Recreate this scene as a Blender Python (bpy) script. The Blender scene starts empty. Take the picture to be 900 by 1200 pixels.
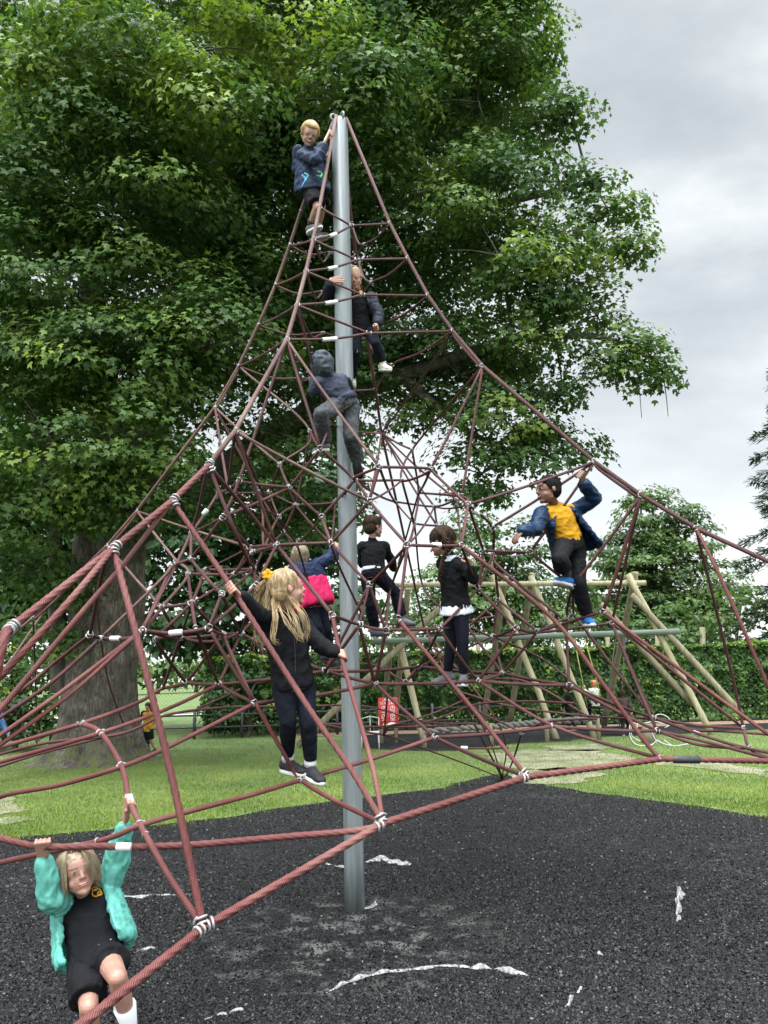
import bpy, bmesh, math, random
import numpy as np
from mathutils import Vector, Matrix, Quaternion, noise as mnoise

random.seed(7)
rng = np.random.default_rng(7)
sc = bpy.context.scene
COL = sc.collection
PI = math.pi
R = math.radians

# ------------------------------------------------------------------ camera
F_PX, CX, CY = 903.0, 450.0, 600.0
PITCH, ROLL, CAMH = R(11.9), R(1.7), 1.55

def unproj(px, py, z):
    """camera pixel (900x1200) at optical depth z (metres) -> world point"""
    x, y = px - CX, CY - py
    c, s = math.cos(ROLL), math.sin(ROLL)
    x, y = x * c + y * s, -x * s + y * c
    X, U = x / F_PX * z, y / F_PX * z
    return Vector((X, z * math.cos(PITCH) - U * math.sin(PITCH), CAMH + z * math.sin(PITCH) + U * math.cos(PITCH)))

EYE = Vector((0, 0, CAMH))

def on_ground(px, py, h=0.0):
    d = unproj(px, py, 1.0) - EYE
    return EYE + d * ((h - CAMH) / d.z)

def at_Y(px, py, Y):
    d = unproj(px, py, 1.0) - EYE
    return EYE + d * (Y / d.y)

cam = bpy.data.cameras.new('camera')
cam_o = bpy.data.objects.new('camera', cam)
COL.objects.link(cam_o)
sc.camera = cam_o
cam.sensor_fit = 'VERTICAL'
cam.sensor_height = 24.0
cam.lens = F_PX / 1200 * 24.0
cam.clip_start, cam.clip_end = 0.05, 2000
_c, _s = math.cos(ROLL), math.sin(ROLL)
_X, _U = Vector((1, 0, 0)), Vector((0, -math.sin(PITCH), math.cos(PITCH)))
_r, _u = _X * _c - _U * _s, _X * _s + _U * _c
_b = _r.cross(_u)
cam_o.matrix_world = Matrix(((_r.x, _u.x, _b.x, 0), (_r.y, _u.y, _b.y, 0), (_r.z, _u.z, _b.z, CAMH), (0, 0, 0, 1)))

# ------------------------------------------------------------------ render look
sc.view_settings.view_transform = 'Standard'
sc.view_settings.look = 'None'
sc.view_settings.gamma = 1
sc.view_settings.exposure = 1.25
sc.view_settings.use_curve_mapping = False
sc.cycles.max_bounces = 6
sc.cycles.diffuse_bounces = 3
sc.cycles.transmission_bounces = 3
sc.cycles.use_denoising = True

# ------------------------------------------------------------------ object helpers
def tag(o, label=None, cat=None, group=None, kind=None):
    if label: o['label'] = label
    if cat: o['category'] = cat
    if group: o['group'] = group
    if kind: o['kind'] = kind
    return o

def empty(name, loc=(0, 0, 0)):
    o = bpy.data.objects.new(name, None)
    o.empty_display_size = 0.1
    o.location = loc
    COL.objects.link(o)
    return o

def mesh_obj(name, me, parent=None, mats=None):
    o = bpy.data.objects.new(name, me)
    COL.objects.link(o)
    if mats:
        for m in (mats if isinstance(mats, (list, tuple)) else [mats]):
            me.materials.append(m)
    if parent is not None:
        o.parent = parent
        o.matrix_parent_inverse = Matrix.Translation(-Vector(parent.location))
    return o

class MB:
    """collects verts / faces of one mesh"""
    def __init__(s):
        s.v, s.f, s.m, s.uv = [], [], [], []
        s.cur = 0
    def add(s, vs, fs, uvs=None):
        b = len(s.v)
        s.v.extend([tuple(p) for p in vs])
        for i, f in enumerate(fs):
            s.f.append([b + k for k in f])
            s.m.append(s.cur)
            s.uv.append(uvs[i] if uvs else None)
    def box(s, c, size, rot=None, bevel=0.0):
        hx, hy, hz = [k / 2 for k in size]
        if bevel <= 0:
            vs = [Vector((x, y, z)) for x in (-hx, hx) for y in (-hy, hy) for z in (-hz, hz)]
            fs = [(0, 1, 3, 2), (4, 6, 7, 5), (0, 4, 5, 1), (2, 3, 7, 6), (0, 2, 6, 4), (1, 5, 7, 3)]
        else:
            bm = bmesh.new()
            bmesh.ops.create_cube(bm, size=1)
            bmesh.ops.scale(bm, vec=size, verts=bm.verts)
            bmesh.ops.bevel(bm, geom=bm.edges[:], offset=bevel, segments=2, affect='EDGES')
            vs = [v.co.copy() for v in bm.verts]
            fs = [[v.index for v in f.verts] for f in bm.faces]
            bm.free()
        if rot is not None:
            vs = [rot @ v for v in vs]
        c = Vector(c)
        s.add([v + c for v in vs], fs)
    def tube(s, pts, rad, n=8, cap=True, lay=0.0, strands=0, amp=0.0, vscale=1.0):
        pts = [Vector(p) for p in pts]
        m = len(pts)
        rads = rad if isinstance(rad, (list, tuple)) else [rad] * m
        T = []
        for i in range(m):
            a, b = pts[max(0, i - 1)], pts[min(m - 1, i + 1)]
            t = (b - a)
            T.append(t.normalized() if t.length > 1e-9 else Vector((0, 0, 1)))
        N = T[0].orthogonal().normalized()
        vs, dist = [], 0.0
        D = []
        for i in range(m):
            if i:
                dist += (pts[i] - pts[i - 1]).length
                N = (N - T[i] * N.dot(T[i]))
                N = N.normalized() if N.length > 1e-9 else T[i].orthogonal().normalized()
            B = T[i].cross(N)
            D.append(dist)
            for k in range(n):
                a = 2 * PI * k / n
                rr = rads[i]
                if strands:
                    rr *= 1 + amp * math.cos(strands * a + lay * dist)
                vs.append(pts[i] + (N * math.cos(a) + B * math.sin(a)) * rr)
        fs, uvs = [], []
        for i in range(m - 1):
            for k in range(n):
                k2 = (k + 1) % n
                fs.append((i * n + k, i * n + k2, (i + 1) * n + k2, (i + 1) * n + k))
                u0, u1 = k / n, (k + 1) / n
                uvs.append(((u0, D[i] * vscale), (u1, D[i] * vscale), (u1, D[i + 1] * vscale), (u0, D[i + 1] * vscale)))
        if cap:
            fs.append(tuple(range(n))[::-1]); uvs.append(None)
            fs.append(tuple((m - 1) * n + k for k in range(n))); uvs.append(None)
        s.add(vs, fs, uvs)
    def ball(s, c, r, seg=10, rings=7, rot=None):
        r = Vector((r, r, r)) if not hasattr(r, '__len__') else Vector(r)
        c = Vector(c)
        vs = [Vector((0, 0, r.z))]
        for i in range(1, rings):
            th = PI * i / rings
            for k in range(seg):
                a = 2 * PI * k / seg
                vs.append(Vector((r.x * math.sin(th) * math.cos(a), r.y * math.sin(th) * math.sin(a), r.z * math.cos(th))))
        vs.append(Vector((0, 0, -r.z)))
        fs = [(0, 1 + k, 1 + (k + 1) % seg) for k in range(seg)]
        for i in range(rings - 2):
            for k in range(seg):
                a, b = 1 + i * seg, 1 + (i + 1) * seg
                fs.append((a + k, b + k, b + (k + 1) % seg, a + (k + 1) % seg))
        b = 1 + (rings - 2) * seg
        fs += [(len(vs) - 1, b + (k + 1) % seg, b + k) for k in range(seg)]
        if rot is not None:
            vs = [rot @ v for v in vs]
        s.add([v + c for v in vs], fs)
    def ring(s, c, axis, R0, r0, n=12, m=5):
        axis = Vector(axis).normalized()
        N = axis.orthogonal().normalized(); B = axis.cross(N)
        vs, fs = [], []
        for i in range(n):
            a = 2 * PI * i / n
            d = N * math.cos(a) + B * math.sin(a)
            for k in range(m):
                b = 2 * PI * k / m
                vs.append(Vector(c) + d * (R0 + r0 * math.cos(b)) + axis * (r0 * math.sin(b)))
        for i in range(n):
            for k in range(m):
                fs.append((i * m + k, ((i + 1) % n) * m + k, ((i + 1) % n) * m + (k + 1) % m, i * m + (k + 1) % m))
        s.add(vs, fs)
    def mesh(s, name, smooth=True):
        me = bpy.data.meshes.new(name)
        me.from_pydata(s.v, [], s.f)
        if any(s.m):
            me.polygons.foreach_set('material_index', s.m)
        if any(u is not None for u in s.uv):
            lay = me.uv_layers.new(name='UVMap')
            flat = []
            for f, u in zip(s.f, s.uv):
                if u is None:
                    flat += [0.0, 0.0] * len(f)
                else:
                    for q in u: flat += [q[0], q[1]]
            lay.data.foreach_set('uv', flat)
        if smooth:
            me.polygons.foreach_set('use_smooth', [True] * len(me.polygons))
        me.update()
        return me
    def build(s, name, mats=None, parent=None, smooth=True):
        return mesh_obj(name, s.mesh(name, smooth), parent, mats)

def catmull(P, per=8):
    P = [Vector(p) for p in P]
    if len(P) < 3: 
        return [P[0].lerp(P[1], i / per) for i in range(per + 1)]
    out = []
    Q = [P[0] * 2 - P[1]] + P + [P[-1] * 2 - P[-2]]
    for i in range(1, len(Q) - 2):
        p0, p1, p2, p3 = Q[i - 1], Q[i], Q[i + 1], Q[i + 2]
        for k in range(per):
            t = k / per
            out.append(0.5 * ((2 * p1) + (p2 - p0) * t + (2 * p0 - 5 * p1 + 4 * p2 - p3) * t * t + (3 * p1 - p0 - 3 * p2 + p3) * t ** 3))
    out.append(P[-1])
    return out

# ------------------------------------------------------------------ material helpers
def new_mat(name):
    m = bpy.data.materials.new(name)
    m.use_nodes = True
    nt = m.node_tree
    bs = nt.nodes['Principled BSDF']
    return m, nt, bs

def N(nt, typ, **kw):
    n = nt.nodes.new(typ)
    for k, v in kw.items():
        if k in n.inputs: n.inputs[k].default_value = v
        else: setattr(n, k, v)
    return n

def ramp(nt, stops, fac=None, interp='LINEAR'):
    r = nt.nodes.new('ShaderNodeValToRGB')
    r.color_ramp.interpolation = interp
    el = r.color_ramp.elements
    while len(el) > 1: el.remove(el[-1])
    el[0].position = stops[0][0]; el[0].color = (*stops[0][1], 1)
    for p, c in stops[1:]:
        e = el.new(p); e.color = (*c, 1)
    if fac is not None: nt.links.new(fac, r.inputs['Fac'])
    return r

def coords(nt, kind='Object', scale=None):
    t = nt.nodes.new('ShaderNodeTexCoord')
    if scale is None: return t.outputs[kind]
    m = nt.nodes.new('ShaderNodeMapping')
    m.inputs['Scale'].default_value = scale
    nt.links.new(t.outputs[kind], m.inputs['Vector'])
    return m.outputs['Vector']

def noisy(name, c1, c2, scale=10, rough=0.7, bump=0.2, bdist=0.01, metal=0.0, detail=4, spec=0.5, bscale=None, kind='Object', stretch=None, lo=.35, hi=.65, sheen=0):
    """two-tone noise material with bump"""
    m, nt, bs = new_mat(name)
    co = coords(nt, kind, stretch)
    n = N(nt, 'ShaderNodeTexNoise', Scale=scale, Detail=detail)
    nt.links.new(co, n.inputs['Vector'])
    r = ramp(nt, [(lo, c1), (hi, c2)], n.outputs['Fac'])
    nt.links.new(r.outputs['Color'], bs.inputs['Base Color'])
    bs.inputs['Roughness'].default_value = rough
    bs.inputs['Metallic'].default_value = metal
    bs.inputs['Specular IOR Level'].default_value = spec
    if sheen: bs.inputs['Sheen Weight'].default_value = sheen
    if bump:
        n2 = N(nt, 'ShaderNodeTexNoise', Scale=bscale or scale * 3, Detail=4)
        nt.links.new(co, n2.inputs['Vector'])
        b = N(nt, 'ShaderNodeBump', Strength=bump, Distance=bdist)
        nt.links.new(n2.outputs['Fac'], b.inputs['Height'])
        nt.links.new(b.outputs['Normal'], bs.inputs['Normal'])
    return m

# ------------------------------------------------------------------ world
SUN_EL, SUN_AZ = R(55), R(200)      # azimuth measured from +Y clockwise
w = bpy.data.worlds.new('World'); sc.world = w; w.use_nodes = True
nt = w.node_tree; nt.nodes.clear()
out = nt.nodes.new('ShaderNodeOutputWorld')
bg = N(nt, 'ShaderNodeBackground', Strength=1.0)
nt.links.new(bg.outputs[0], out.inputs[0])
sky = nt.nodes.new('ShaderNodeTexSky'); sky.sky_type = 'NISHITA'; sky.sun_disc = False
sky.sun_elevation = SUN_EL; sky.sun_rotation = SUN_AZ
skm = N(nt, 'ShaderNodeVectorMath', operation='SCALE'); skm.inputs['Scale'].default_value = 0.10
nt.links.new(sky.outputs[0], skm.inputs[0])
tc = nt.nodes.new('ShaderNodeTexCoord')
sep = nt.nodes.new('ShaderNodeSeparateXYZ'); nt.links.new(tc.outputs['Generated'], sep.inputs[0])
zz = N(nt, 'ShaderNodeMath', operation='ADD'); nt.links.new(sep.outputs['Z'], zz.inputs[0]); zz.inputs[1].default_value = 0.35
dv = N(nt, 'ShaderNodeVectorMath', operation='DIVIDE')
cb = nt.nodes.new('ShaderNodeCombineXYZ')
nt.links.new(zz.outputs[0], cb.inputs[0]); nt.links.new(zz.outputs[0], cb.inputs[1]); nt.links.new(zz.outputs[0], cb.inputs[2])
nt.links.new(tc.outputs['Generated'], dv.inputs[0]); nt.links.new(cb.outputs[0], dv.inputs[1])
mp = nt.nodes.new('ShaderNodeMapping'); mp.inputs['Scale'].default_value = (1.0, 1.6, 1.0); mp.inputs['Rotation'].default_value = (0, 0, R(25)); mp.inputs['Location'].default_value = (1.3, 0.4, 0)
nt.links.new(dv.outputs[0], mp.inputs[0])
n1 = N(nt, 'ShaderNodeTexNoise', Scale=1.9, Detail=7, Roughness=0.55); nt.links.new(mp.outputs[0], n1.inputs['Vector'])
cl = ramp(nt, [(0.30, (0.205, 0.228, 0.245)), (0.5, (0.30, 0.322, 0.335)), (0.64, (0.42, 0.437, 0.44))], n1.outputs['Fac'])
# bright pale band low over the horizon
el = nt.nodes.new('ShaderNodeMapRange'); el.inputs['From Min'].default_value = 0.0; el.inputs['From Max'].default_value = 0.42
el.inputs['To Min'].default_value = 0.95; el.inputs['To Max'].default_value = 0.0
nt.links.new(sep.outputs['Z'], el.inputs['Value'])
mx = N(nt, 'ShaderNodeMix', data_type='RGBA')
nt.links.new(el.outputs[0], mx.inputs[0]); nt.links.new(cl.outputs[0], mx.inputs[6]); mx.inputs[7].default_value = (0.54, 0.555, 0.55, 1)
mx2 = N(nt, 'ShaderNodeMix', data_type='RGBA'); mx2.inputs[0].default_value = 0.93
nt.links.new(skm.outputs[0], mx2.inputs[6]); nt.links.new(mx.outputs[2], mx2.inputs[7])
# zenith above the frame is boosted to add overhead light
zr = nt.nodes.new('ShaderNodeMapRange'); zr.inputs['From Min'].default_value = 0.74; zr.inputs['From Max'].default_value = 0.95
zr.inputs['To Min'].default_value = 1.0; zr.inputs['To Max'].default_value = 7.5
nt.links.new(sep.outputs['Z'], zr.inputs['Value'])
fin = N(nt, 'ShaderNodeVectorMath', operation='SCALE'); nt.links.new(mx2.outputs[2], fin.inputs[0]); nt.links.new(zr.outputs[0], fin.inputs['Scale'])
# sky behind the camera is brightened as an added frontal fill
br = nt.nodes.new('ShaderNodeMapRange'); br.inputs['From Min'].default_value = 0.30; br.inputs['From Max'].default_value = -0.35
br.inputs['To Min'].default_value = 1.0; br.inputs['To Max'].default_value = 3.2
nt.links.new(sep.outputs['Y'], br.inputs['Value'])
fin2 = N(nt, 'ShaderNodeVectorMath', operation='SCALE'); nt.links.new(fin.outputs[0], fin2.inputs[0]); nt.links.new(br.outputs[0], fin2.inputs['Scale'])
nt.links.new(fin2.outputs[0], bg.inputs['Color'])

sl = bpy.data.lights.new('sun', 'SUN'); sl.energy = 1.5; sl.angle = R(22); sl.color = (1.0, 0.97, 0.92)
so = bpy.data.objects.new('sun', sl); COL.objects.link(so)
sd = Vector((math.sin(SUN_AZ) * math.cos(SUN_EL), math.cos(SUN_AZ) * math.cos(SUN_EL), math.sin(SUN_EL)))
so.rotation_euler = (-sd).to_track_quat('-Z', 'Y').to_euler()
so.location = sd * 30
# ------------------------------------------------------------------ ground
def grid_poly(name, poly, z, mats, kind='structure', wob=0.0, steps=6):
    """filled ground polygon with a slightly wandering edge"""
    pts = []
    n = len(poly)
    for i in range(n):
        a, b = poly[i], poly[(i + 1) % n]
        L = (b - a).length
        k = max(1, min(80, int(L / 0.07))) if wob else 1
        for j in range(k):
            p = a.lerp(b, j / k)
            if wob:
                d = (b - a).normalized(); q = Vector((-d.y, d.x, 0))
                p = p + q * wob * (mnoise.noise(p * 1.7) * 1.3 + mnoise.noise(p * 9) * 0.35)
            pts.append(Vector((p.x, p.y, z)))
    bm = bmesh.new()
    vs = [bm.verts.new(p) for p in pts]
    f = bm.faces.new(vs)
    bmesh.ops.triangulate(bm, faces=[f])
    bmesh.ops.recalc_face_normals(bm, faces=bm.faces)
    me = bpy.data.meshes.new(name); bm.to_mesh(me); bm.free()
    if me.polygons[0].normal.z < 0: me.flip_normals()
    o = mesh_obj(name, me, None, mats)
    o['kind'] = kind
    return o

# grass
m_grass, nt, bs = new_mat('lawn')
co = coords(nt)
n = N(nt, 'ShaderNodeTexNoise', Scale=0.6, Detail=6, Roughness=0.65); nt.links.new(co, n.inputs['Vector'])
n2 = N(nt, 'ShaderNodeTexNoise', Scale=35, Detail=3); nt.links.new(co, n2.inputs['Vector'])
r1 = ramp(nt, [(0.32, (0.060, 0.100, 0.020)), (0.55, (0.10, 0.150, 0.035)), (0.72, (0.16, 0.20, 0.06))], n.outputs['Fac'])
r2 = ramp(nt, [(0.3, (0.45, 0.45, 0.45)), (0.7, (1.2, 1.2, 1.2))], n2.outputs['Fac'])
mm = N(nt, 'ShaderNodeMix', data_type='RGBA', blend_type='MULTIPLY'); mm.inputs[0].default_value = 1
nt.links.new(r1.outputs[0], mm.inputs[6]); nt.links.new(r2.outputs[0], mm.inputs[7])
nt.links.new(mm.outputs[2], bs.inputs['Base Color'])
bs.inputs['Roughness'].default_value = 0.9
b = N(nt, 'ShaderNodeBump', Strength=0.6, Distance=0.03); nt.links.new(n2.outputs['Fac'], b.inputs['Height']); nt.links.new(b.outputs[0], bs.inputs['Normal'])

mb = MB(); S = 900
mb.add([(-S, -S, 0), (S, -S, 0), (S, S, 0), (-S, S, 0)], [(0, 1, 2, 3)])
tag(mb.build('grass_ground', m_grass, smooth=False), kind='structure')

# rubber mulch surface
def rubber_mat(name, dark=1.0):
    m, nt, bs = new_mat(name)
    co = coords(nt)
    v = N(nt, 'ShaderNodeTexVoronoi', Scale=95); v.inputs['Randomness'].default_value = 1
    wn = N(nt, 'ShaderNodeTexNoise', Scale=30, Detail=2)
    nt.links.new(co, wn.inputs['Vector'])
    wa = N(nt, 'ShaderNodeVectorMath', operation='MULTIPLY_ADD'); wa.inputs[1].default_value = (.03, .03, .03)
    nt.links.new(wn.outputs['Color'], wa.inputs[0]); nt.links.new(co, wa.inputs[2]); nt.links.new(wa.outputs[0], v.inputs['Vector'])
    sp = nt.nodes.new('ShaderNodeSeparateColor'); nt.links.new(v.outputs['Color'], sp.inputs[0])
    r = ramp(nt, [(0.0, (0.003, 0.003, 0.003)), (0.6, (0.012, 0.0118, 0.0118)), (0.95, (0.024, 0.024, 0.025)), (1.0, (0.045, 0.045, 0.045))], sp.outputs[0])
    # pale dusty scuffs
    n = N(nt, 'ShaderNodeTexNoise', Scale=0.55, Detail=7, Roughness=0.72); nt.links.new(co, n.inputs['Vector'])
    rr = ramp(nt, [(0.52, (0, 0, 0)), (0.72, (0.42, 0.42, 0.42))], n.outputs['Fac'])
    n3 = N(nt, 'ShaderNodeTexNoise', Scale=22, Detail=4); nt.links.new(co, n3.inputs['Vector'])
    r3 = ramp(nt, [(0.45, (0, 0, 0)), (0.6, (1, 1, 1))], n3.outputs['Fac'])
    mu = N(nt, 'ShaderNodeMath', operation='MULTIPLY'); nt.links.new(rr.outputs[0], mu.inputs[0]); nt.links.new(r3.outputs[0], mu.inputs[1])
    dc = N(nt, 'ShaderNodeVectorMath', operation='DISTANCE'); nt.links.new(co, dc.inputs[0]); dc.inputs[1].default_value = on_ground(415, 1100)[:]
    dm = nt.nodes.new('ShaderNodeMapRange'); dm.inputs['From Min'].default_value = 1.3; dm.inputs['From Max'].default_value = .3; dm.inputs['To Max'].default_value = .9; nt.links.new(dc.outputs['Value'], dm.inputs['Value'])
    n4 = N(nt, 'ShaderNodeTexNoise', Scale=5, Detail=6, Roughness=.7); nt.links.new(co, n4.inputs['Vector'])
    r4 = ramp(nt, [(0.50, (0, 0, 0)), (0.62, (1, 1, 1))], n4.outputs['Fac'])
    d4 = N(nt, 'ShaderNodeMath', operation='MULTIPLY'); nt.links.new(dm.outputs[0], d4.inputs[0]); nt.links.new(r4.outputs[0], d4.inputs[1])
    mu_ = N(nt, 'ShaderNodeMath', operation='MAXIMUM'); nt.links.new(mu.outputs[0], mu_.inputs[0]); nt.links.new(d4.outputs[0], mu_.inputs[1]); mu = mu_
    mx = N(nt, 'ShaderNodeMix', data_type='RGBA'); nt.links.new(mu.outputs[0], mx.inputs[0]); nt.links.new(r.outputs[0], mx.inputs[6]); mx.inputs[7].default_value = (0.13, 0.125, 0.118, 1)
    nt.links.new(mx.outputs[2], bs.inputs['Base Color'])
    bs.inputs['Roughness'].default_value = 0.75
    bs.inputs['Specular IOR Level'].default_value = 0.12
    b = N(nt, 'ShaderNodeBump', Strength=0.9, Distance=0.012); nt.links.new(v.outputs['Distance'], b.inputs['Height']); b.invert = True
    nb5 = N(nt, 'ShaderNodeTexNoise', Scale=7, Detail=5); nt.links.new(co, nb5.inputs['Vector'])
    b5 = N(nt, 'ShaderNodeBump', Strength=0.9, Distance=0.06); nt.links.new(nb5.outputs['Fac'], b5.inputs['Height']); nt.links.new(b.outputs[0], b5.inputs['Normal'])
    nt.links.new(b5.outputs[0], bs.inputs['Normal'])
    return m
m_rub = rubber_mat('rubber_mulch')

edge_px = [(-60, 988), (0, 983), (60, 979), (130, 972), (200, 966), (270, 958), (330, 947), (400, 938), (460, 930), (520, 924), (560, 912), (585, 906), (610, 912), (640, 920), (700, 930), (760, 938), (820, 946), (880, 955), (960, 962)]
rub_edge = [on_ground(*p) for p in edge_px]
rub_poly = rub_edge + [Vector((14, 7.0, 0)), Vector((12, -6, 0)), Vector((-12, -6, 0)), Vector((-12, 6.5, 0))]
grid_poly('rubber_surface', rub_poly, 0.004, m_rub, wob=0.10)
RUB = [(p.x, p.y) for p in rub_poly]

sw_px = [(418, 876), (470, 880), (540, 880), (600, 872), (655, 869), (700, 864), (760, 862), (830, 858), (960, 852), (960, 842), (760, 846), (600, 850), (500, 852), (418, 856)]
sw_poly = [on_ground(*p) for p in sw_px]
grid_poly('swing_rubber', sw_poly, 0.004, m_rub, wob=0.12)
SWR = [(p.x, p.y) for p in sw_poly]

def inside(x, y, poly):
    x = np.asarray(x); y = np.asarray(y)
    c = np.zeros(x.shape, bool)
    j = len(poly) - 1
    for i in range(len(poly)):
        xi, yi = poly[i]; xj, yj = poly[j]
        t = ((yi > y) != (yj > y)) & (x < (xj - xi) * (y - yi) / ((yj - yi) or 1e-9) + xi)
        c ^= t
        j = i
    return c

m_dirt = noisy('worn_soil', (0.08, 0.10, 0.035), (0.21, 0.185, 0.13), scale=2.2, rough=0.95, bump=0.5, bscale=40, detail=6)
dirts = []
for px in ([(560, 884), (640, 878), (700, 880), (745, 889), (720, 900), (660, 906), (600, 900)],
           [(600, 904), (660, 900), (700, 906), (690, 917), (640, 921), (600, 914)],
           [(640, 874), (700, 872), (720, 876), (690, 880), (640, 880)],
           [(770, 888), (840, 892), (905, 903), (900, 912), (830, 902), (765, 896)],
           [(-30, 936), (10, 934), (30, 942), (24, 952), (-30, 958)],
           [(-30, 962), (20, 958), (38, 961), (20, 966), (-30, 970)]):
    P = [on_ground(*p) for p in px]
    dirts.append([(p.x, p.y) for p in P])
    grid_poly('bare_soil', P, 0.009, m_dirt, wob=0.22)
m_path = noisy('path_gravel', (0.42, 0.38, 0.33), (0.5, 0.47, 0.42), scale=3, rough=0.95, bump=0.2)
grid_poly('footpath', [Vector((-34, 37, 0)), Vector((4, 33.5, 0)), Vector((4, 35.5, 0)), Vector((-34, 40, 0))], 0.006, m_path)
m_leaf_litter = noisy('leaf_litter', (0.10, 0.055, 0.03), (0.22, 0.14, 0.08), scale=14, rough=0.95, bump=0.6, bscale=30)
grid_poly('leaf_litter_strip', [Vector((-3, 21.0, 0)), Vector((16, 21.0, 0)), Vector((16, 22.2, 0)), Vector((-3, 22.2, 0))], 0.012, m_leaf_litter)

# ---- generic scatter mesh: template instanced into ONE mesh with numpy
def scatter_mesh(name, tv, tf, cen, X, Y, Zv, size, col=None):
    """tv (k,3) template verts, tf list of equal-length faces; frames X,Y,Z (n,3); size (n,) ; col (n,) value attribute"""
    n = len(cen); k = len(tv)
    tv = np.asarray(tv, float)
    s = np.asarray(size)[:, None, None]
    V = cen[:, None, :] + s * (tv[None, :, 0:1] * X[:, None, :] + tv[None, :, 1:2] * Y[:, None, :] + tv[None, :, 2:3] * Zv[:, None, :])
    V = V.reshape(-1, 3).astype(np.float32)
    fl = len(tf[0]); nf = len(tf)
    F = (np.asarray(tf)[None] + (np.arange(n) * k)[:, None, None]).reshape(-1).astype(np.int32)
    me = bpy.data.meshes.new(name)
    me.vertices.add(len(V)); me.vertices.foreach_set('co', V.reshape(-1))
    me.loops.add(len(F)); me.loops.foreach_set('vertex_index', F)
    me.polygons.add(n * nf)
    me.polygons.foreach_set('loop_start', np.arange(0, n * nf * fl, fl, dtype=np.int32))
    if col is not None:
        at = me.attributes.new('tone', 'FLOAT', 'FACE')
        at.data.foreach_set('value', np.repeat(col, nf).astype(np.float32))
    me.update(calc_edges=True)
    return me

def unit(a):
    return a / np.maximum(np.linalg.norm(a, axis=1, keepdims=True), 1e-9)

def frames(normal, spin):
    n = unit(normal)
    ref = np.where(np.abs(n[:, 2:3]) < 0.9, np.array([[0, 0, 1.0]]), np.array([[1.0, 0, 0]]))
    a = unit(np.cross(ref, n)); b = np.cross(n, a)
    c, s = np.cos(spin)[:, None], np.sin(spin)[:, None]
    return a * c + b * s, -a * s + b * c, n

# loose rubber chips
m_chip, nt, bs = new_mat('rubber_chip')
at = N(nt, 'ShaderNodeAttribute', attribute_name='tone')
r = ramp(nt, [(0.0, (0.003, 0.003, 0.003)), (0.7, (0.013, 0.0128, 0.0128)), (0.98, (0.045, 0.044, 0.044)), (1.0, (0.13, 0.13, 0.12))], at.outputs['Fac'])
nt.links.new(r.outputs[0], bs.inputs['Base Color']); bs.inputs['Roughness'].default_value = 0.75; bs.inputs['Specular IOR Level'].default_value = 0.22
n = 190000
py = 985 + (1290 - 985) * rng.random(n) ** 0.8; px = -40 + 980 * rng.random(n)
d = np.array([on_ground(a, b_)[:] for a, b_ in zip(px, py)])
n2 = 50000
px2 = -40 + 980 * rng.random(n2); py2 = 912 + 75 * rng.random(n2)
d2 = np.array([on_ground(a, b_)[:] for a, b_ in zip(px2, py2)])
cen = np.concatenate([d, d2])
cen = cen[inside(cen[:, 0], cen[:, 1], RUB)]
dustc = on_ground(415, 1100); cen = cen[~((np.hypot(cen[:, 0] - dustc.x, cen[:, 1] - dustc.y) < .9) & (rng.random(len(cen)) < .8))]
cen[:, 2] = 0.005 + 0.004 * rng.random(len(cen))
nrm = rng.normal(size=(len(cen), 3)) * 0.75 + np.array([0, 0, 1])
X, Y, Z = frames(nrm, rng.random(len(cen)) * 6.28)
tv = [(-.5, -.28, -.18), (.5, -.2, -.18), (.42, .3, -.18), (-.35, .25, -.18), (-.1, 0, .3), (.2, .05, .28)]
tf = [(0, 1, 5), (0, 5, 4), (1, 2, 5), (2, 3, 4), (2, 4, 5), (3, 0, 4)]
me = scatter_mesh('rubber_chips', tv, tf, cen, X, Y, Z, 0.009 + 0.016 * rng.random(len(cen)) ** 1.8, rng.random(len(cen)))
o = mesh_obj('rubber_chips', me, None, m_chip)
o['kind'] = 'stuff'; tag(o, 'loose black rubber chips covering the play surface', 'rubber mulch')

# worn white lining showing through the mulch
m_white = noisy('white_lining', (0.05, 0.05, 0.05), (0.27, 0.27, 0.265), scale=55, rough=0.9, bump=0.5, bscale=90, lo=.3, hi=.6)
def lining(name, px, width, label, h=0.02, ragged=1.3):
    P = catmull([on_ground(*p) for p in px], 14)
    P = [p + Vector((mnoise.noise(p * 14), mnoise.noise(p * 14 + Vector((5, 5, 5))), 0)) * .022 for p in P]
    bmv, fs = [], []
    for i, p in enumerate(P):
        t = (P[min(i + 1, len(P) - 1)] - P[max(i - 1, 0)]).normalized(); q = Vector((-t.y, t.x, 0))
        f = math.sin(PI * (i + 0.6) / (len(P) + 0.2)) ** 0.4
        w1 = width * f * (1 + ragged * mnoise.noise(p * 9 + Vector((3, 0, 0))) * 2)
        w2 = width * f * (1 + ragged * mnoise.noise(p * 11) * 2)
        hh = h * (0.25 + 2.2 * abs(mnoise.noise(p * 8)))
        bmv += [p + q * w1 + Vector((0, 0, .008)), p + q * w1 * .4 + Vector((0, 0, hh)), p - q * w2 * .5 + Vector((0, 0, hh * .8)), p - q * w2 + Vector((0, 0, .008))]
    for i in range(len(P) - 1):
        for k in range(3):
            fs.append((i * 4 + k, i * 4 + k + 1, i * 4 + 5 + k, i * 4 + 4 + k))
    mb = MB(); mb.add(bmv, fs)
    o = mb.build('ground_lining', m_white)
    tag(o, label, 'ground lining', 'white lining edges poking through the mulch')
lining('l', [(378, 1168), (412, 1152), (440, 1144), (480, 1138), (512, 1135), (560, 1136), (600, 1142), (655, 1155)], 0.011, 'long curved white lining edge in the black mulch at the bottom centre')
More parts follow.
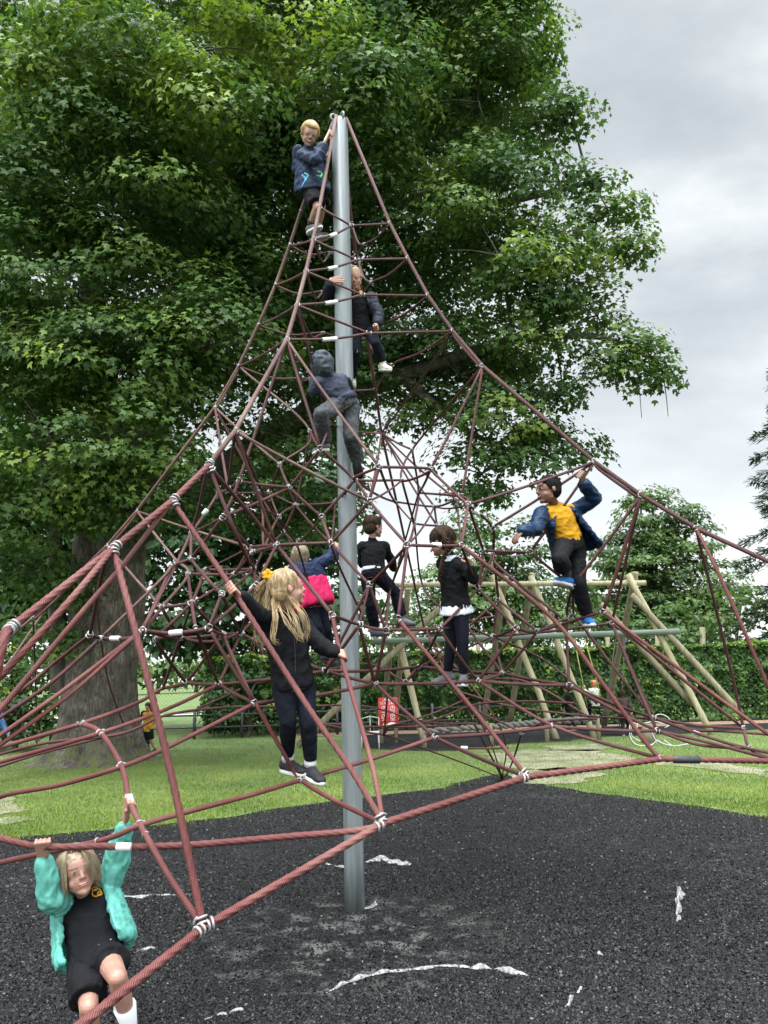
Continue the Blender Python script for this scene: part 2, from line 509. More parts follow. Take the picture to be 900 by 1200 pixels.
lining('l', [(428, 1012), (445, 1008), (465, 1011), (482, 1014)], 0.05, 'wide torn white patch on the mulch just right of the steel pole', 0.03)
lining('l', [(140, 1053), (165, 1052), (190, 1050), (225, 1049)], 0.022, 'white lining strip behind the hanging child in the teal jacket')
lining('l', [(420, 1068), (432, 1064), (442, 1058)], 0.018, 'small white scrap at the foot of the steel pole')
lining('l', [(792, 1082), (796, 1070), (793, 1056), (799, 1049), (796, 1044)], 0.012, 'hooked white scrap standing out of the mulch on the right', 0.05)
lining('l', [(232, 1198), (255, 1192), (283, 1186)], 0.014, 'short white lining strip at the bottom edge beside the child with white socks')
lining('l', [(148, 1121), (166, 1116), (188, 1112)], 0.014, 'short pale lining strip just right of the black shorts')
lining('l', [(382, 1014), (394, 1016), (404, 1018)], 0.008, 'thin white scrap just left of the steel pole')
lining('l', [(700, 1119), (704, 1121), (712, 1118)], 0.012, 'tiny white scrap right of the long curved lining edge')
lining('l', [(662, 1184), (672, 1172), (686, 1152)], 0.005, 'thin slanting white thread on the mulch right of the long curved lining edge')
for sx, sy in ((560, 1050), (690, 1085), (713, 1049), (757, 1041), (735, 1104), (880, 1057), (865, 1110), (606, 1195), (735, 1090), (560, 1083), (660, 1075)):
    pass

# grass blades over the lawn that the picture shows
def grass_patch(name, n, ylo, yhi, label, bl=(0.016, 0.046)):
    px = -60 + 1020 * rng.random(n); py = ylo + (yhi - ylo) * rng.random(n)
    c = np.array([on_ground(a, b_)[:] for a, b_ in zip(px, py)])
    jit = c[:, :2] + rng.normal(size=(n, 2)) * .16 * (rng.random((n, 1)) < .5)
    ok = ~inside(jit[:, 0], jit[:, 1], RUB) & ~inside(c[:, 0], c[:, 1], SWR)
    for dd in dirts: ok &= ~(inside(c[:, 0], c[:, 1], dd) & (rng.random(n) < 0.40))
    c = c[ok]; n = len(c); c[:, 2] = 0
    cl = np.array([mnoise.noise(Vector((p[0] * .8, p[1] * .8, 3))) for p in c])
    lean = rng.normal(size=(n, 3)) * 0.45; lean[:, 2] = 1
    U = unit(lean); sp = rng.random(n) * 6.28
    side = np.stack([np.cos(sp), np.sin(sp), np.zeros(n)], 1)
    Xx = unit(side - U * (side * U).sum(1, keepdims=True)); Zz = np.cross(Xx, U)
    tv = [(-.11, 0, 0), (.11, 0, 0), (.07, .55, .06), (-.07, .55, .06), (.0, 1, .2)]
    tf3 = [(0, 1, 2), (0, 2, 3), (3, 2, 4)]
    me = scatter_mesh(name, tv, tf3, c, Xx, U, Zz, bl[0] + (bl[1] - bl[0]) * rng.random(n), np.clip(.5 + cl * .5 + rng.normal(size=n) * .16, 0, 1))
    o = mesh_obj(name, me, None, m_blade); o['kind'] = 'stuff'; tag(o, label, 'grass')
m_blade, nt, bs = new_mat('grass_blade')
at = N(nt, 'ShaderNodeAttribute', attribute_name='tone')
r = ramp(nt, [(0.0, (0.055, 0.095, 0.009)), (0.45, (0.12, 0.18, 0.020)), (1.0, (0.25, 0.28, 0.055))], at.outputs['Fac'])
nt.links.new(r.outputs[0], bs.inputs['Base Color']); bs.inputs['Roughness'].default_value = 0.55; bs.inputs['Specular IOR Level'].default_value = 0.3
tr = nt.nodes.new('ShaderNodeBsdfTranslucent'); nt.links.new(r.outputs[0], tr.inputs['Color'])
ms = N(nt, 'ShaderNodeMixShader'); ms.inputs[0].default_value = 0.35
nt.links.new(bs.outputs[0], ms.inputs[1]); nt.links.new(tr.outputs[0], ms.inputs[2]); nt.links.new(ms.outputs[0], nt.nodes['Material Output'].inputs[0])
grass_patch('lawn_grass', 230000, 848, 1000, 'short green grass of the lawn beyond the rubber surface')
# ------------------------------------------------------------------ climbing net
POLE = on_ground(416, 1066)
def pole_h(py):
    a, b = 0.0, 9.0
    for _ in range(40):
        m = (a + b) / 2
        p = Vector((POLE.x, POLE.y, m)) - EYE
        fy = p.y * math.cos(PITCH) + p.z * math.sin(PITCH); uy = -p.y * math.sin(PITCH) + p.z * math.cos(PITCH)
        xs, ys = p.x / fy * F_PX, uy / fy * F_PX
        Y = CY - (xs * math.sin(ROLL) + ys * math.cos(ROLL))
        if Y > py: a = m
        else: b = m
    return (a + b) / 2
PTOP = pole_h(142)
def dirn(x, y):
    v = Vector((x, y, 0)); return v.normalized()
AZ = dict(N=dirn(-.38, -.925), R=dirn(.94, -.34), F=dirn(-.94, .34), B=dirn(.30, .95))
def edge_pt(px, py, k):
    d = unproj(px, py, 1) - EYE
    az = AZ[k]; nn = Vector((-az.y, az.x, 0))
    t = (POLE - EYE).dot(nn) / d.dot(nn)
    return EYE + d * t

frame = tag(empty('climbing_frame', POLE), 'tall pyramid rope climbing net of dark red ropes round a grey steel pole', 'climbing frame')

m_steel, nt, bs = new_mat('galvanised_steel')
co = coords(nt, 'Object', (14, 14, 0.7))
n1_ = N(nt, 'ShaderNodeTexNoise', Scale=1.0, Detail=7, Roughness=0.7); nt.links.new(co, n1_.inputs['Vector'])
r = ramp(nt, [(0.3, (0.085, 0.098, 0.10)), (0.55, (0.17, 0.19, 0.195)), (0.75, (0.28, 0.30, 0.305))], n1_.outputs['Fac'])
nt.links.new(r.outputs[0], bs.inputs['Base Color'])
bs.inputs['Metallic'].default_value = 0.35
co2 = coords(nt, 'Object', (40, 40, 3))
n2_ = N(nt, 'ShaderNodeTexNoise', Scale=1.5, Detail=4); nt.links.new(co2, n2_.inputs['Vector'])
rr = ramp(nt, [(0.3, (0.34,) * 3), (0.7, (0.55,) * 3)], n2_.outputs['Fac']); nt.links.new(rr.outputs[0], bs.inputs['Roughness'])
b = N(nt, 'ShaderNodeBump', Strength=0.12, Distance=0.004); nt.links.new(n1_.outputs['Fac'], b.inputs['Height']); nt.links.new(b.outputs[0], bs.inputs['Normal'])

PR = 0.0685
mb = MB()
mb.tube([POLE + Vector((0, 0, z)) for z in (-.05, .3, 1, 2, 3, 4, 5, PTOP - .03, PTOP - .012, PTOP)], [PR] * 7 + [PR, PR * .97, PR * .85], 40)
mb.build('pole', m_steel, frame)
mb = MB()
for a in range(4):
    q = Vector((math.cos(a * PI / 2 + .5), math.sin(a * PI / 2 + .5), 0))
    mb.ring(POLE + Vector((0, 0, PTOP + 0.015)) + q * PR * .75, q.cross(Vector((0, 0, 1))), 0.03, 0.009, 14, 6)
mb.ball(POLE + Vector((0, 0, PTOP)), (PR * .8, PR * .8, .03), 16, 8)
mb.build('pole_cap', m_steel, frame)

def rope_mat(name, c1, c2, c3):
    m, nt, bs = new_mat(name)
    uv = coords(nt, 'UV')
    mp = N(nt, 'ShaderNodeMapping'); nt.links.new(uv, mp.inputs[0])
    sp = nt.nodes.new('ShaderNodeSeparateXYZ'); nt.links.new(uv, sp.inputs[0])
    a = N(nt, 'ShaderNodeMath', operation='MULTIPLY_ADD'); nt.links.new(sp.outputs[0], a.inputs[0]); a.inputs[1].default_value = 5 * 2 * PI
    v = N(nt, 'ShaderNodeMath', operation='MULTIPLY'); nt.links.new(sp.outputs[1], v.inputs[0]); v.inputs[1].default_value = 260.0
    nt.links.new(v.outputs[0], a.inputs[2])
    s = N(nt, 'ShaderNodeMath', operation='SINE'); nt.links.new(a.outputs[0], s.inputs[0])
    ab = N(nt, 'ShaderNodeMath', operation='ABSOLUTE'); nt.links.new(s.outputs[0], ab.inputs[0])
    b = N(nt, 'ShaderNodeBump', Strength=0.55, Distance=0.004); nt.links.new(ab.outputs[0], b.inputs['Height'])
    nt.links.new(b.outputs[0], bs.inputs['Normal'])
    co = coords(nt, 'Object')
    n = N(nt, 'ShaderNodeTexNoise', Scale=2.2, Detail=5, Roughness=0.65); nt.links.new(co, n.inputs['Vector'])
    r = ramp(nt, [(0.36, c1), (0.52, c2), (0.70, c3)], n.outputs['Fac'])
    nt.links.new(r.outputs[0], bs.inputs['Base Color'])
    bs.inputs['Roughness'].default_value = 0.62
    bs.inputs['Specular IOR Level'].default_value = 0.35
    return m
m_rope = rope_mat('red_rope', (0.036, 0.008, 0.008), (0.058, 0.014, 0.0135), (0.085, 0.030, 0.026))
m_rope_near = rope_mat('faded_red_rope', (0.068, 0.015, 0.014), (0.102, 0.026, 0.023), (0.145, 0.058, 0.048))
m_rope_tan = rope_mat('weathered_rope', (0.065, 0.026, 0.023), (0.10, 0.052, 0.042), (0.15, 0.10, 0.075))
m_alu = noisy('alloy_clamp', (0.18, 0.18, 0.18), (0.34, 0.34, 0.335), scale=30, rough=0.42, bump=0.1, metal=0.35)
m_sleeve = noisy('white_sleeve', (0.44, 0.45, 0.45), (0.58, 0.58, 0.57), scale=30, rough=0.4, bump=0.05)
m_blk = noisy('black_sleeve', (0.015, 0.016, 0.016), (0.03, 0.03, 0.03), scale=30, rough=0.5, bump=0.3)

# --- nodes: edges solved on the four vertical edge planes, everything else pixel + depth
ND = {}
for k, L in dict(
    N=[(374.5, 243), (367, 281), (358.5, 318), (348, 357.5), (336, 398), (275.5, 505), (244.4, 545.5), (202, 587), (132.5, 643), (11, 737)],
    F=[(352, 249), (339.6, 287.5), (322.7, 334.3), (302.7, 381.3), (279.5, 429.3), (252, 477.3), (160.4, 599), (125.5, 639.5), (39, 724)],
    R=[(456.8, 262), (478, 303), (501.5, 346.5), (530.5, 388), (565.5, 429), (696.5, 541), (751.3, 580), (815.5, 619)]).items():
    for i, p in enumerate(L):
        ND[f'{k}{i+1}'] = edge_pt(p[0], p[1], k)
APEX = POLE + Vector((0, 0, PTOP + .01))
pz = dict(
 B1=(412, 262, 6.75), B2=(417.5, 299, 6.9), B3=(424, 345, 7.1), B4=(430, 396, 7.3), B5=(440, 456.5, 7.6), B6=(447, 507, 7.9), B7=(497, 736, 10.2),
 C1=(411.5, 264.5, 6.0), C2=(418, 304.5, 5.85), C3=(424.5, 345.5, 5.7), C4=(432, 390.5, 5.5),
 D1=(427, 286.7, 6.5), D2=(435, 331.5, 6.5), D3=(446.7, 381.5, 6.5), D4=(459, 428, 6.5),
 G1=(386.7, 296.2, 6.4), G2=(378.7, 341.8, 6.4), G3=(378.7, 390.2, 6.4), G4=(364.4, 443.8, 6.4), W0=(386, 497, 5.7),
 W1=(444.5, 547, 4.75), W2=(375.5, 525.7, 4.9), W3=(415.5, 562, 5.0), W4=(432.7, 587, 4.7), W5=(477.5, 638.5, 4.4), W6=(433, 685, 4.6), W7=(388, 636, 4.75), W9=(376.7, 605.6, 4.95), W10=(339, 571, 5.0),
 U1=(504.5, 550, 5.3), U2=(471, 562.7, 5.9), U3=(483, 526.7, 6.6), U4=(490.5, 577.5, 6.8), U5=(485.5, 613.5, 6.5), U6=(463, 588, 6.9), U7=(509, 593.5, 6.9), U8=(535.5, 585.5, 6.0), U9=(512, 616, 6.8),
 V0=(541, 582, 5.3), V1=(548.5, 591, 4.95), V2=(540.5, 639, 4.6), V3=(576.7, 617.8, 5.2), V4=(566.5, 645, 5.3), V5=(578.5, 648.5, 5.4), V6=(584, 702.5, 5.6), V7=(621, 646.7, 5.1), V8=(671, 686.7, 5.1), V9=(664, 724, 5.3), V9b=(672, 719, 5.6), V10=(667, 803, 5.0), V11=(560.5, 689.5, 5.2),
 X1=(279.5, 564, 4.7), X2=(267, 571, 5.0), X3=(255.6, 577, 6.0), X4=(302, 575, 6.2),
 Y1=(363.5, 505.2, 6.1), Y2=(327.8, 544.2, 6.0), Y3=(315.5, 576.7, 6.2), Y5=(293, 641.2, 4.9), Y6=(261, 605.8, 4.6), Y7=(324, 638.5, 4.6), Y8=(309, 644, 5.3), Y9=(326.7, 605.6, 5.6),
 Z1=(346.7, 592, 6.0), Z2=(332, 623.5, 6.0), Z3=(393, 588, 6.2), Z4=(348, 638, 5.9),
 Q0=(166.5, 739, 3.85), Q1=(189.5, 712, 4.3), Q2=(220.5, 672.5, 4.9), Q3=(201.5, 662, 4.6), Q4=(224.6, 706.7, 4.3), Q5=(238, 662, 5.0), Q6=(223.5, 655, 4.7), Q7=(240, 667.5, 5.2), Q8=(224, 624, 5.0), Q9=(298, 666.7, 5.2),
 M1=(260, 695.7, 4.1), M2=(296, 646.7, 4.6), M3=(274.5, 673, 4.9), M4=(300, 685.5, 4.4), M5=(282, 742.5, 4.6), M6=(229.5, 737, 4.1),
 P1=(389.5, 721, 4.15), P2=(244.5, 736, 4.0), P3=(299, 824, 3.95), P4=(256.5, 802, 4.4), P5=(261, 743, 4.5), P6=(218, 800, 4.6), P7=(191, 806, 4.9), P8=(211, 748, 4.5), P9=(181, 749, 4.2),
 K1=(105.5, 743.5, 4.0), K1b=(118, 748, 4.2), K2=(95.5, 848, 3.7), K3=(118, 859, 3.55), K4=(142.5, 898.5, 3.35), K5=(164.5, 967, 3.05), K6=(172, 981, 3.0), K7=(118, 985, 3.1),
 b0=(95, 1201, 2.25), b1=(238.5, 1087, 2.75), b2=(449, 965, 3.25), b3=(618, 910.5, 3.8), b4=(775, 889.5, 4.25), b5=(905, 892, 4.5),
 T1=(466.5, 725.5, 4.2), T2=(515, 737, 4.9), T3=(421, 732, 4.5), T4=(605.6, 736, 5.0), T5=(548, 735, 5.6), T6=(706.7, 716.5, 5.1), T7=(630, 739.5, 5.3), T8=(578, 745.5, 5.6), T9=(717, 730, 5.4), T10=(452, 738, 4.6),
 S1=(560, 798, 5.0), S2=(510, 864, 4.4), S3=(589, 789, 5.4), S4=(491, 781, 5.6), S5=(649, 851, 4.6), S6=(439.5, 801, 4.7), S7=(380.5, 786, 4.6), S8=(475, 799, 5.6), S9=(611, 859, 6.2),
 J1=(871, 853, 5.1), J2=(766, 841.5, 5.2), J3=(770, 856.5, 4.9), J4=(879, 877, 4.9), FT=(353, 914, 3.95), ANC=(589, 912, 11.9),
)
for k, v in pz.items(): ND[k] = unproj(*v)
ND['ANC'] = on_ground(589, 912)
ANCH = {k: POLE + AZ[k] * 6.7 for k in 'NRF'}
def P(s):
    if isinstance(s, Vector): return s
    if isinstance(s, str): return ND[s]
    return unproj(*s)

ROPES = []    # (name, points, diameter, material, smooth)
def rope(pts, d=.019, m=None, name='net_rope', smooth=True, sag=0.0):
    ROPES.append((name, [P(p) for p in pts], d, m or m_rope, smooth, sag))
def many(txt, d=.019, m=None):
    for run in txt.split(';'):
        run = run.split()
        if len(run) >= 2: rope(run, d, m)

# corner ropes
offN = APEX.lerp(ANCH['N'], 0)
rope([APEX + AZ['N'] * .06] + [f'N{i}' for i in range(1, 8)], .029, m_rope_tan, 'edge_rope', False)
rope(['N7', 'N8', 'N9', 'N10', (-75, 808, 2.55), ANCH['N'] + Vector((0, 0, .05))], .032, m_rope_near, 'edge_rope', False)
rope([APEX + AZ['F'] * .06] + [f'F{i}' for i in range(1, 10)] + [unproj(-60, 806, 8.2), ANCH['F'] + Vector((0, 0, .05))], .027, m_rope_tan, 'edge_rope', False)
rope([APEX + AZ['R'] * .06] + [f'R{i}' for i in range(1, 9)] + [(905, 660, 4.7), (1010, 735, 4.5), ANCH['R'] + Vector((0, 0, .05))], .028, m_rope, 'edge_rope', False)
rope([APEX + AZ['B'] * .06, 'B1', 'B2', 'B3', 'B4', 'B5', 'B6', 'B7', 'ANC'], .028, m_rope, 'edge_rope', False)
# double lays beside the corner ropes
def beside(a, b, off, d, m, name='net_rope'):
    A, Bb = P(a), P(b)
    o = Vector(off)
    rope([A, A.lerp(Bb, .12) + o, A.lerp(Bb, .88) + o, Bb], d, m, name)
beside('R4', 'R5', (0.0, 0, -.03), .022, m_rope); beside('R6', 'R7', (0, 0, -.032), .022, m_rope)
beside('F5', 'F6', (0, 0, -.03), .02, m_rope_tan); beside('F7', 'F8', (0, 0, -.03), .02, m_rope_tan); beside('F8', 'F9', (0, 0, -.03), .02, m_rope_tan)
# foot ropes round the base
BR = .031
rope([ANCH['N'] + Vector((0, 0, .08)), 'b0', 'b1', 'b2', 'b3', 'b4', 'b5', ANCH['R'] + Vector((0, 0, .08))], BR, m_rope_near, 'foot_rope', False)
rope([ANCH['N'] + Vector((-.1, 0, .08)), (-200, 930, 3.3), (-4, 981, 3.08), (50, 992, 3.03), (118, 991.5, 3.05), (145, 992.6, 3.04), (225, 990, 3.05), (330, 981, 3.1), (420, 973, 3.2), 'b2'], .026, m_rope_near, 'foot_rope', True)
# top rungs
for k in range(1, 5):
    rope([f'N{k}', f'C{k}', f'R{k}'], .018, None, 'net_rope', False)
    rope([f'C{k}', P(f'C{k}').lerp(P(f'N{k+1}'), .45) + Vector((0, 0, -.02)), f'N{k+1}'], .018)
    rope([f'R{k}', P(f'R{k}').lerp(P(f'D{k}'), .5) + Vector((0, 0, -.03)), f'D{k}', f'B{k+1}'], .018)
    rope([f'B{k}', P(f'B{k}').lerp(P(f'D{k}'), .5) + Vector((0, 0, -.08)), f'D{k}'], .018)
    rope([f'F{k+1}', f'N{k+1}'], .018)
    rope([f'F{k+1}', P(f'F{k+1}').lerp(P(f'G{k}'), .5) + Vector((0, 0, -.05)), f'G{k}', P(f'G{k}').lerp(P(f'B{k+1}'), .5) + Vector((0, 0, -.05)), f'B{k+1}'], .017)
    rope([f'N{k+1}', P(f'N{k+1}').lerp(P(f'G{k}'), .5) + Vector((0, 0, -.13)), f'G{k}'], .017)
tan = m_rope_tan
many('N5 W1; F5 Y1 Y2; F6 Y2; N6 W4', .019, tan)
many('''N5 W2; N4 W0; N5 X1 Y6; F6 X2; N6 X2; N6 Y7; N6 Z2; F6 X4 Y8; R4 B6; R5 U3 U2 U1 W1; R5 U1; R5 V0; U3 B6; U3 U4 U5; B6 W0;
U2 W3 W1; U1 U4; U2 U5; U6 W3; U6 U7 U8; U4 V0 V1; U5 W5; U5 U9; U7 U9; U1 V1; W1 W4; W2 W3 W4; W2 Y1; W2 W10; W4 W7; W4 W5; W9 W3; W9 W10; W7 W9; W10 Y2; W10 X1;
Y2 Y3; X1 X3; Z1 Z2; Z1 Z3 W3; Z1 Y9 Y8; Z2 Z4; Z2 Y8; W7 Y7 Y5; W7 Z4 Y8 Y5; W5 V2; W5 W6; W6 W7; W5 T1; W6 S7; W6 T10;
V1 V2; V1 V4; V1 V3 V5 V6; V1 R6; V3 R6; V4 V7; V5 V7; V7 R6; V7 V8; V8 R7; V8 V9 V10; V8 V9b; V2 V11; V4 V11; V11 T2; V11 T4; V5 V11; V6 T5; V6 T7;
T2 T5 T8 T4; T2 T10 T3 P1; T4 T7 T6; T8 T9; T4 S1; T5 S3; T7 S3; T2 S1; T2 S4; T8 S3; B6 U7; B6 U8; B6 U9; B6 W4; W1 U6''')
many('''U6 U5; U8 V2; W6 T3; Z1 W7; Z4 Y9; Y3 Z1; Y3 Y9; X3 Y3; Q8 Y6; M2 Y7; Y8 Q9; U9 V2; U7 V1; W3 Z3; Z3 W7; W9 Z4; Y2 Z1; X2 Y9; X4 Z2; Y5 M3; Q7 Y5; M3 Q4; P8 Q4; M4 M5; S8 T5; S4 T8; W5 U7; U2 W4; W0 W2; Y1 Z1; V6 T8; V9b T7; S4 S3''', .0145)
# long thick diagonals
rope(['N8', (272, 690, 3.7), (360, 827, 3.45), (409, 898, 3.33), 'b2'], .0258, m_rope_near)
rope(['N9', (160, 745, 3.15), (200, 905, 2.95), 'b1'], .028, m_rope_near)
rope(['N7', 'Y7', 'P1'], .023, m_rope)
rope(['P1', (399, 767, 4.0), (418, 832, 3.7), (438, 905, 3.4), 'b2'], .023, m_rope_near)
rope(['T1', (560, 838, 4.0), 'b3'], .022, m_rope_near)
rope(['V2', (644.5, 722, 4.5), (702, 795, 4.4), (755, 868, 4.3), 'b4'], .024, m_rope_near)
rope(['V5', (584.5, 664, 5.0), (655.6, 722, 4.8)], .019)
rope(['N7', 'Q8', 'Q0'], .021); rope(['N7', (283, 640, 4.2), 'Q9'], .02)
rope(['N10', (4, 752, 2.72), (-20, 860, 2.6)], .034, m_rope_near)
rope(['N9', (85, 700, 3.0), (0, 793, 2.75), (-60, 850, 2.6)], .026, m_rope_near)
rope(['N8', (144, 662, 3.5), (100, 713, 3.3), (0, 832, 3.0), (-60, 902, 2.85)], .024, m_rope_near)
rope(['Q0', (80, 805, 3.6), (0, 862, 3.4), (-60, 905, 3.3)], .021, m_rope_near)
rope([(160, 745, 3.8), (80, 815, 3.6), (0, 873, 3.4), (-60, 916, 3.3)], .021, m_rope_near)
rope(['K1b', (60, 800, 4.0), (0, 841, 3.9), (-60, 880, 3.8)], .02)
rope(['K1', (60, 780, 4.1), (22, 811, 4.0), (-60, 870, 3.9)], .018)
rope(['N9', (121, 667, 3.6), 'K1'], .019)
rope(['K1', 'K1b', (135, 748.5, 4.1), (153, 747.5, 3.95), 'Q0'], .019)
rope(['K1b', (187, 681, 4.4), 'Q3'], .017, tan)
rope(['F8', (157, 676, 6.0), 'Q1'], .018, tan); rope(['F7', (180, 624, 6.0), (205, 655, 5.4), 'Q2', 'Q1'], .018, tan)
rope(['F7', (220, 619, 6.2), 'Y5'], .018, tan)
rope(['F8', (60, 707, 7.0), (13, 773, 6.6), (-30, 830, 6.3)], .019, tan)
rope(['F9', (42, 813, 7.6), (43, 872, 8.3)], .017)
many('''Q3 Q0; Q3 Q6; Q6 M1; Q8 Q6; Q8 X3; Q7 Q9; Q2 Q4; Q2 M3 Q9; Q7 Q4; Q4 Q1; Q4 P9; Q4 P5; Q4 M6; Q1 Q0; Q1 P8; Y5 M2; Y5 Q9; Y6 Q6; Y6 Y5; Y6 W10;
M1 P2; M1 M5; M1 Q9; M2 M3; M4 P2; M4 Y7; M4 Q9; M6 P4; P2 P3; P2 P9; P2 P5; P8 P7; P8 P5; P9 P6; P5 P6; P5 M5; M5 P4; P5 P3; M5 S7; P4 S7; P6 P4; P7 P6; P4 P3''')
rope(['Q0', (195, 742, 4.0), (225, 740, 4.0), 'P2'], .022); rope(['Q0', (200, 747, 4.1), 'P8', (245, 752, 4.4), 'M5'], .018)
rope([(-40, 888, 3.75), (0, 876, 3.75), 'K2', (160, 824, 4.2), 'P7'], .021, m_rope_near)
rope([(-40, 904, 3.6), (0, 893, 3.62), 'K3', (200, 829, 4.0), 'P4'], .02, m_rope_near)
rope([(-40, 962, 3.5), (0, 934, 3.45), (70, 920, 3.4), 'K4', (200, 874, 3.6), 'P3'], .021, m_rope_near)
rope([(-40, 1022, 3.2), (0, 1011, 3.15), 'K7', 'K5', (225, 950, 3.25), (300, 930, 3.6), 'FT', (440, 888, 4.2), 'S2'], .022, m_rope_near)
rope([(-40, 897, 4.6), (0, 884, 4.6), (58, 870, 4.6), (142, 860, 4.7), (195, 838, 5.0), (264, 829, 5.4), (331, 828, 5.6)], .018)
rope([(-40, 912, 4.9), (44, 884, 5), (145, 858, 5.2)], .018)
rope(['K2', 'K3', 'K4', (151, 936, 3.2), 'K5', 'K6', (200, 1030, 2.9), 'b1'], .024, m_rope_near, 'chain_rope')
rope(['P3', (331, 880, 3.95), 'FT', (400, 942, 3.6), 'b2'], .022, m_rope_near)
rope([(42, 868, 5.0), (62, 858, 5.1), (78, 850, 5.3)], .014)
many('P3 S6; S6 S1; S6 S2; S6 T3; S6 T10; S6 S7; S7 T3; S7 M5; S7 S4; S4 S8; S1 V10; S3 V10; S3 S1; S1 S5 b4; S2 S5; S5 J3; V10 J2; V10 J3; J2 V9b; J3 T9; S3 S4; S2 b3', .021)
many('T6 J1; T9 J2', .018)
rope(['T6', (740, 742, 4.95), (818, 800, 4.8), (905, 864, 4.6)], .023, m_rope_near); rope(['T9', (760, 763, 5.2), 'J1'], .019)
rope(['R7', 'T6'], .024); rope(['R7', (735, 650, 5.2), 'T9'], .019)
rope(['R8', (835, 697, 5.0), (860, 800, 5.1), 'J1'], .019); rope(['R8', (845, 678, 4.7), (905, 815, 4.5)], .022, m_rope_near)
rope(['R7', 'V8'], .02)
rope(['J2', (816, 850, 5.1), 'J1'], .02); rope(['J2', (812, 855, 5.15), (850, 857, 5.1), (905, 861, 5)], .018)
rope(['J2', (816, 859, 5.0), (860, 873, 4.9), (905, 883, 4.8)], .021); rope(['J1', 'J4', (905, 890, 4.7)], .02)
rope(['J3', (830, 870, 4.8), (905, 890, 4.7)], .021); rope(['J3', (820, 873, 4.8), 'J4'], .019)
# far, low ropes running to the rear anchor
far = [['S9', 'ANC'], [(455, 862, 6.4), (540, 893, 9), 'ANC'], [(330, 838, 6.4), (455, 862, 6.4)], ['B7', (540, 815, 8), 'S9'], ['S9', (640, 846, 6), (700, 842, 5.8)],
       [(500, 762, 6.6), (556, 792, 6.6), (620, 800, 6.2), (693, 842, 6)], [(420, 853, 6.4), (500, 846, 6.4), (556, 826, 6.3), (614, 822, 6), (673, 824, 5.6)],
       [(380, 848, 6.8), (455, 852, 6.6), (540, 850, 6.4)], [(440, 855, 6.4), (502, 838, 6.4), (550, 818, 6.4)], [(363, 827, 6.6), (430, 828, 6.6), (500, 846, 6.4), (560, 848, 6.4)],
       [(540, 811, 6.4), (600, 828, 6.2), (700, 840, 5.9), (766, 842, 5.4)], [(455, 800, 6.2), (450, 862, 6.4)], ['B7', (585, 850, 9), 'ANC'], [(500, 780, 7), (565, 850, 9), 'ANC'],
       [(544, 876.5, 6.5), (596, 876.5, 6.5)], ['T8', (640, 775, 6), (700, 825, 5.8)], ['U5', (497, 690, 7), 'T5'], ['W5', (458, 690, 5.8), 'T10'], ['U4', (470, 650, 7.2), (448, 720, 7.4)], ['U9', (520, 680, 7), (548, 735, 7)],
       [(360, 745, 6.8), (420, 727, 6.8), (497, 736, 7.2), (580, 722, 7)], ['S8', (430, 778, 6), (360, 790, 6), (300, 800, 6)], ['Q9', (318, 700, 5.4), 'M5'], ['Z4', (372, 705, 6.2), (420, 742, 6.2)], ['W9', (396, 660, 5.4), (424, 720, 5.6)]]
for f in far: rope(f, .017)
rope([(232, 830, 5.6), (260, 818, 5.4), (281, 808, 5.2)], .015)
rope([(110, 690, 6), (125, 790, 6.6), (145, 850, 6.9)], .015)

# build
def rope_len_px(pts, d):
    c = sum(pts, Vector()) / len(pts)
    L = sum((pts[i + 1] - pts[i]).length for i in range(len(pts) - 1))
    return L * d / max(1.0, (c - EYE).length) ** 2
def resample(pts, step):
    out = [pts[0]]
    for a, b in zip(pts, pts[1:]):
        k = max(1, int((b - a).length / step))
        out += [a.lerp(b, i / k) for i in range(1, k + 1)]
    return out
nets = sorted([r_ for r_ in ROPES if r_[0] == 'net_rope'], key=lambda r_: -rope_len_px(r_[1], r_[2]))
rest = MB(); rest_mats = [m_rope, m_rope_near, m_rope_tan]
def lay_rope(mb, pts, d, smooth):
    if len(pts) > 2 and smooth: q = catmull(pts, 8)
    else: q = pts
    # a little natural slack
    if len(pts) == 2:
        L = (pts[1] - pts[0]).length; k = 8
        q = [pts[0].lerp(pts[1], i / k) + Vector((0, 0, -4 * 0.012 * L * (i / k) * (1 - i / k))) for i in range(k + 1)]
    near = min((p_ - EYE).length for p_ in pts)
    if d > .0255 and near < 4.2:
        keep = [p_ for p_ in q if p_.y > -1]
        q = resample(keep, .006)
        mb.tube(q, d / 2 * .95, 15, strands=5, amp=.15, lay=-5 * 2 * PI / (d * 8.5), vscale=1)
    else:
        mb.tube(q, d / 2, 9)
for i, (nm, pts, d, m, sm, sg) in enumerate(nets):
    if i < 99:
        mb = MB(); lay_rope(mb, pts, d, sm); mb.build('net_rope', m, frame)
    else:
        rest.cur = rest_mats.index(m); lay_rope(rest, pts, d, sm)
o = rest.build('net_rope', rest_mats, frame); o['kind'] = 'stuff'
o['label'] = 'thinner ropes woven through the middle and rear of the net'
for nm, pts, d, m, sm, sg in ROPES:
    if nm == 'net_rope': continue
    mb = MB(); lay_rope(mb, pts, d, sm); mb.build(nm, m, frame)

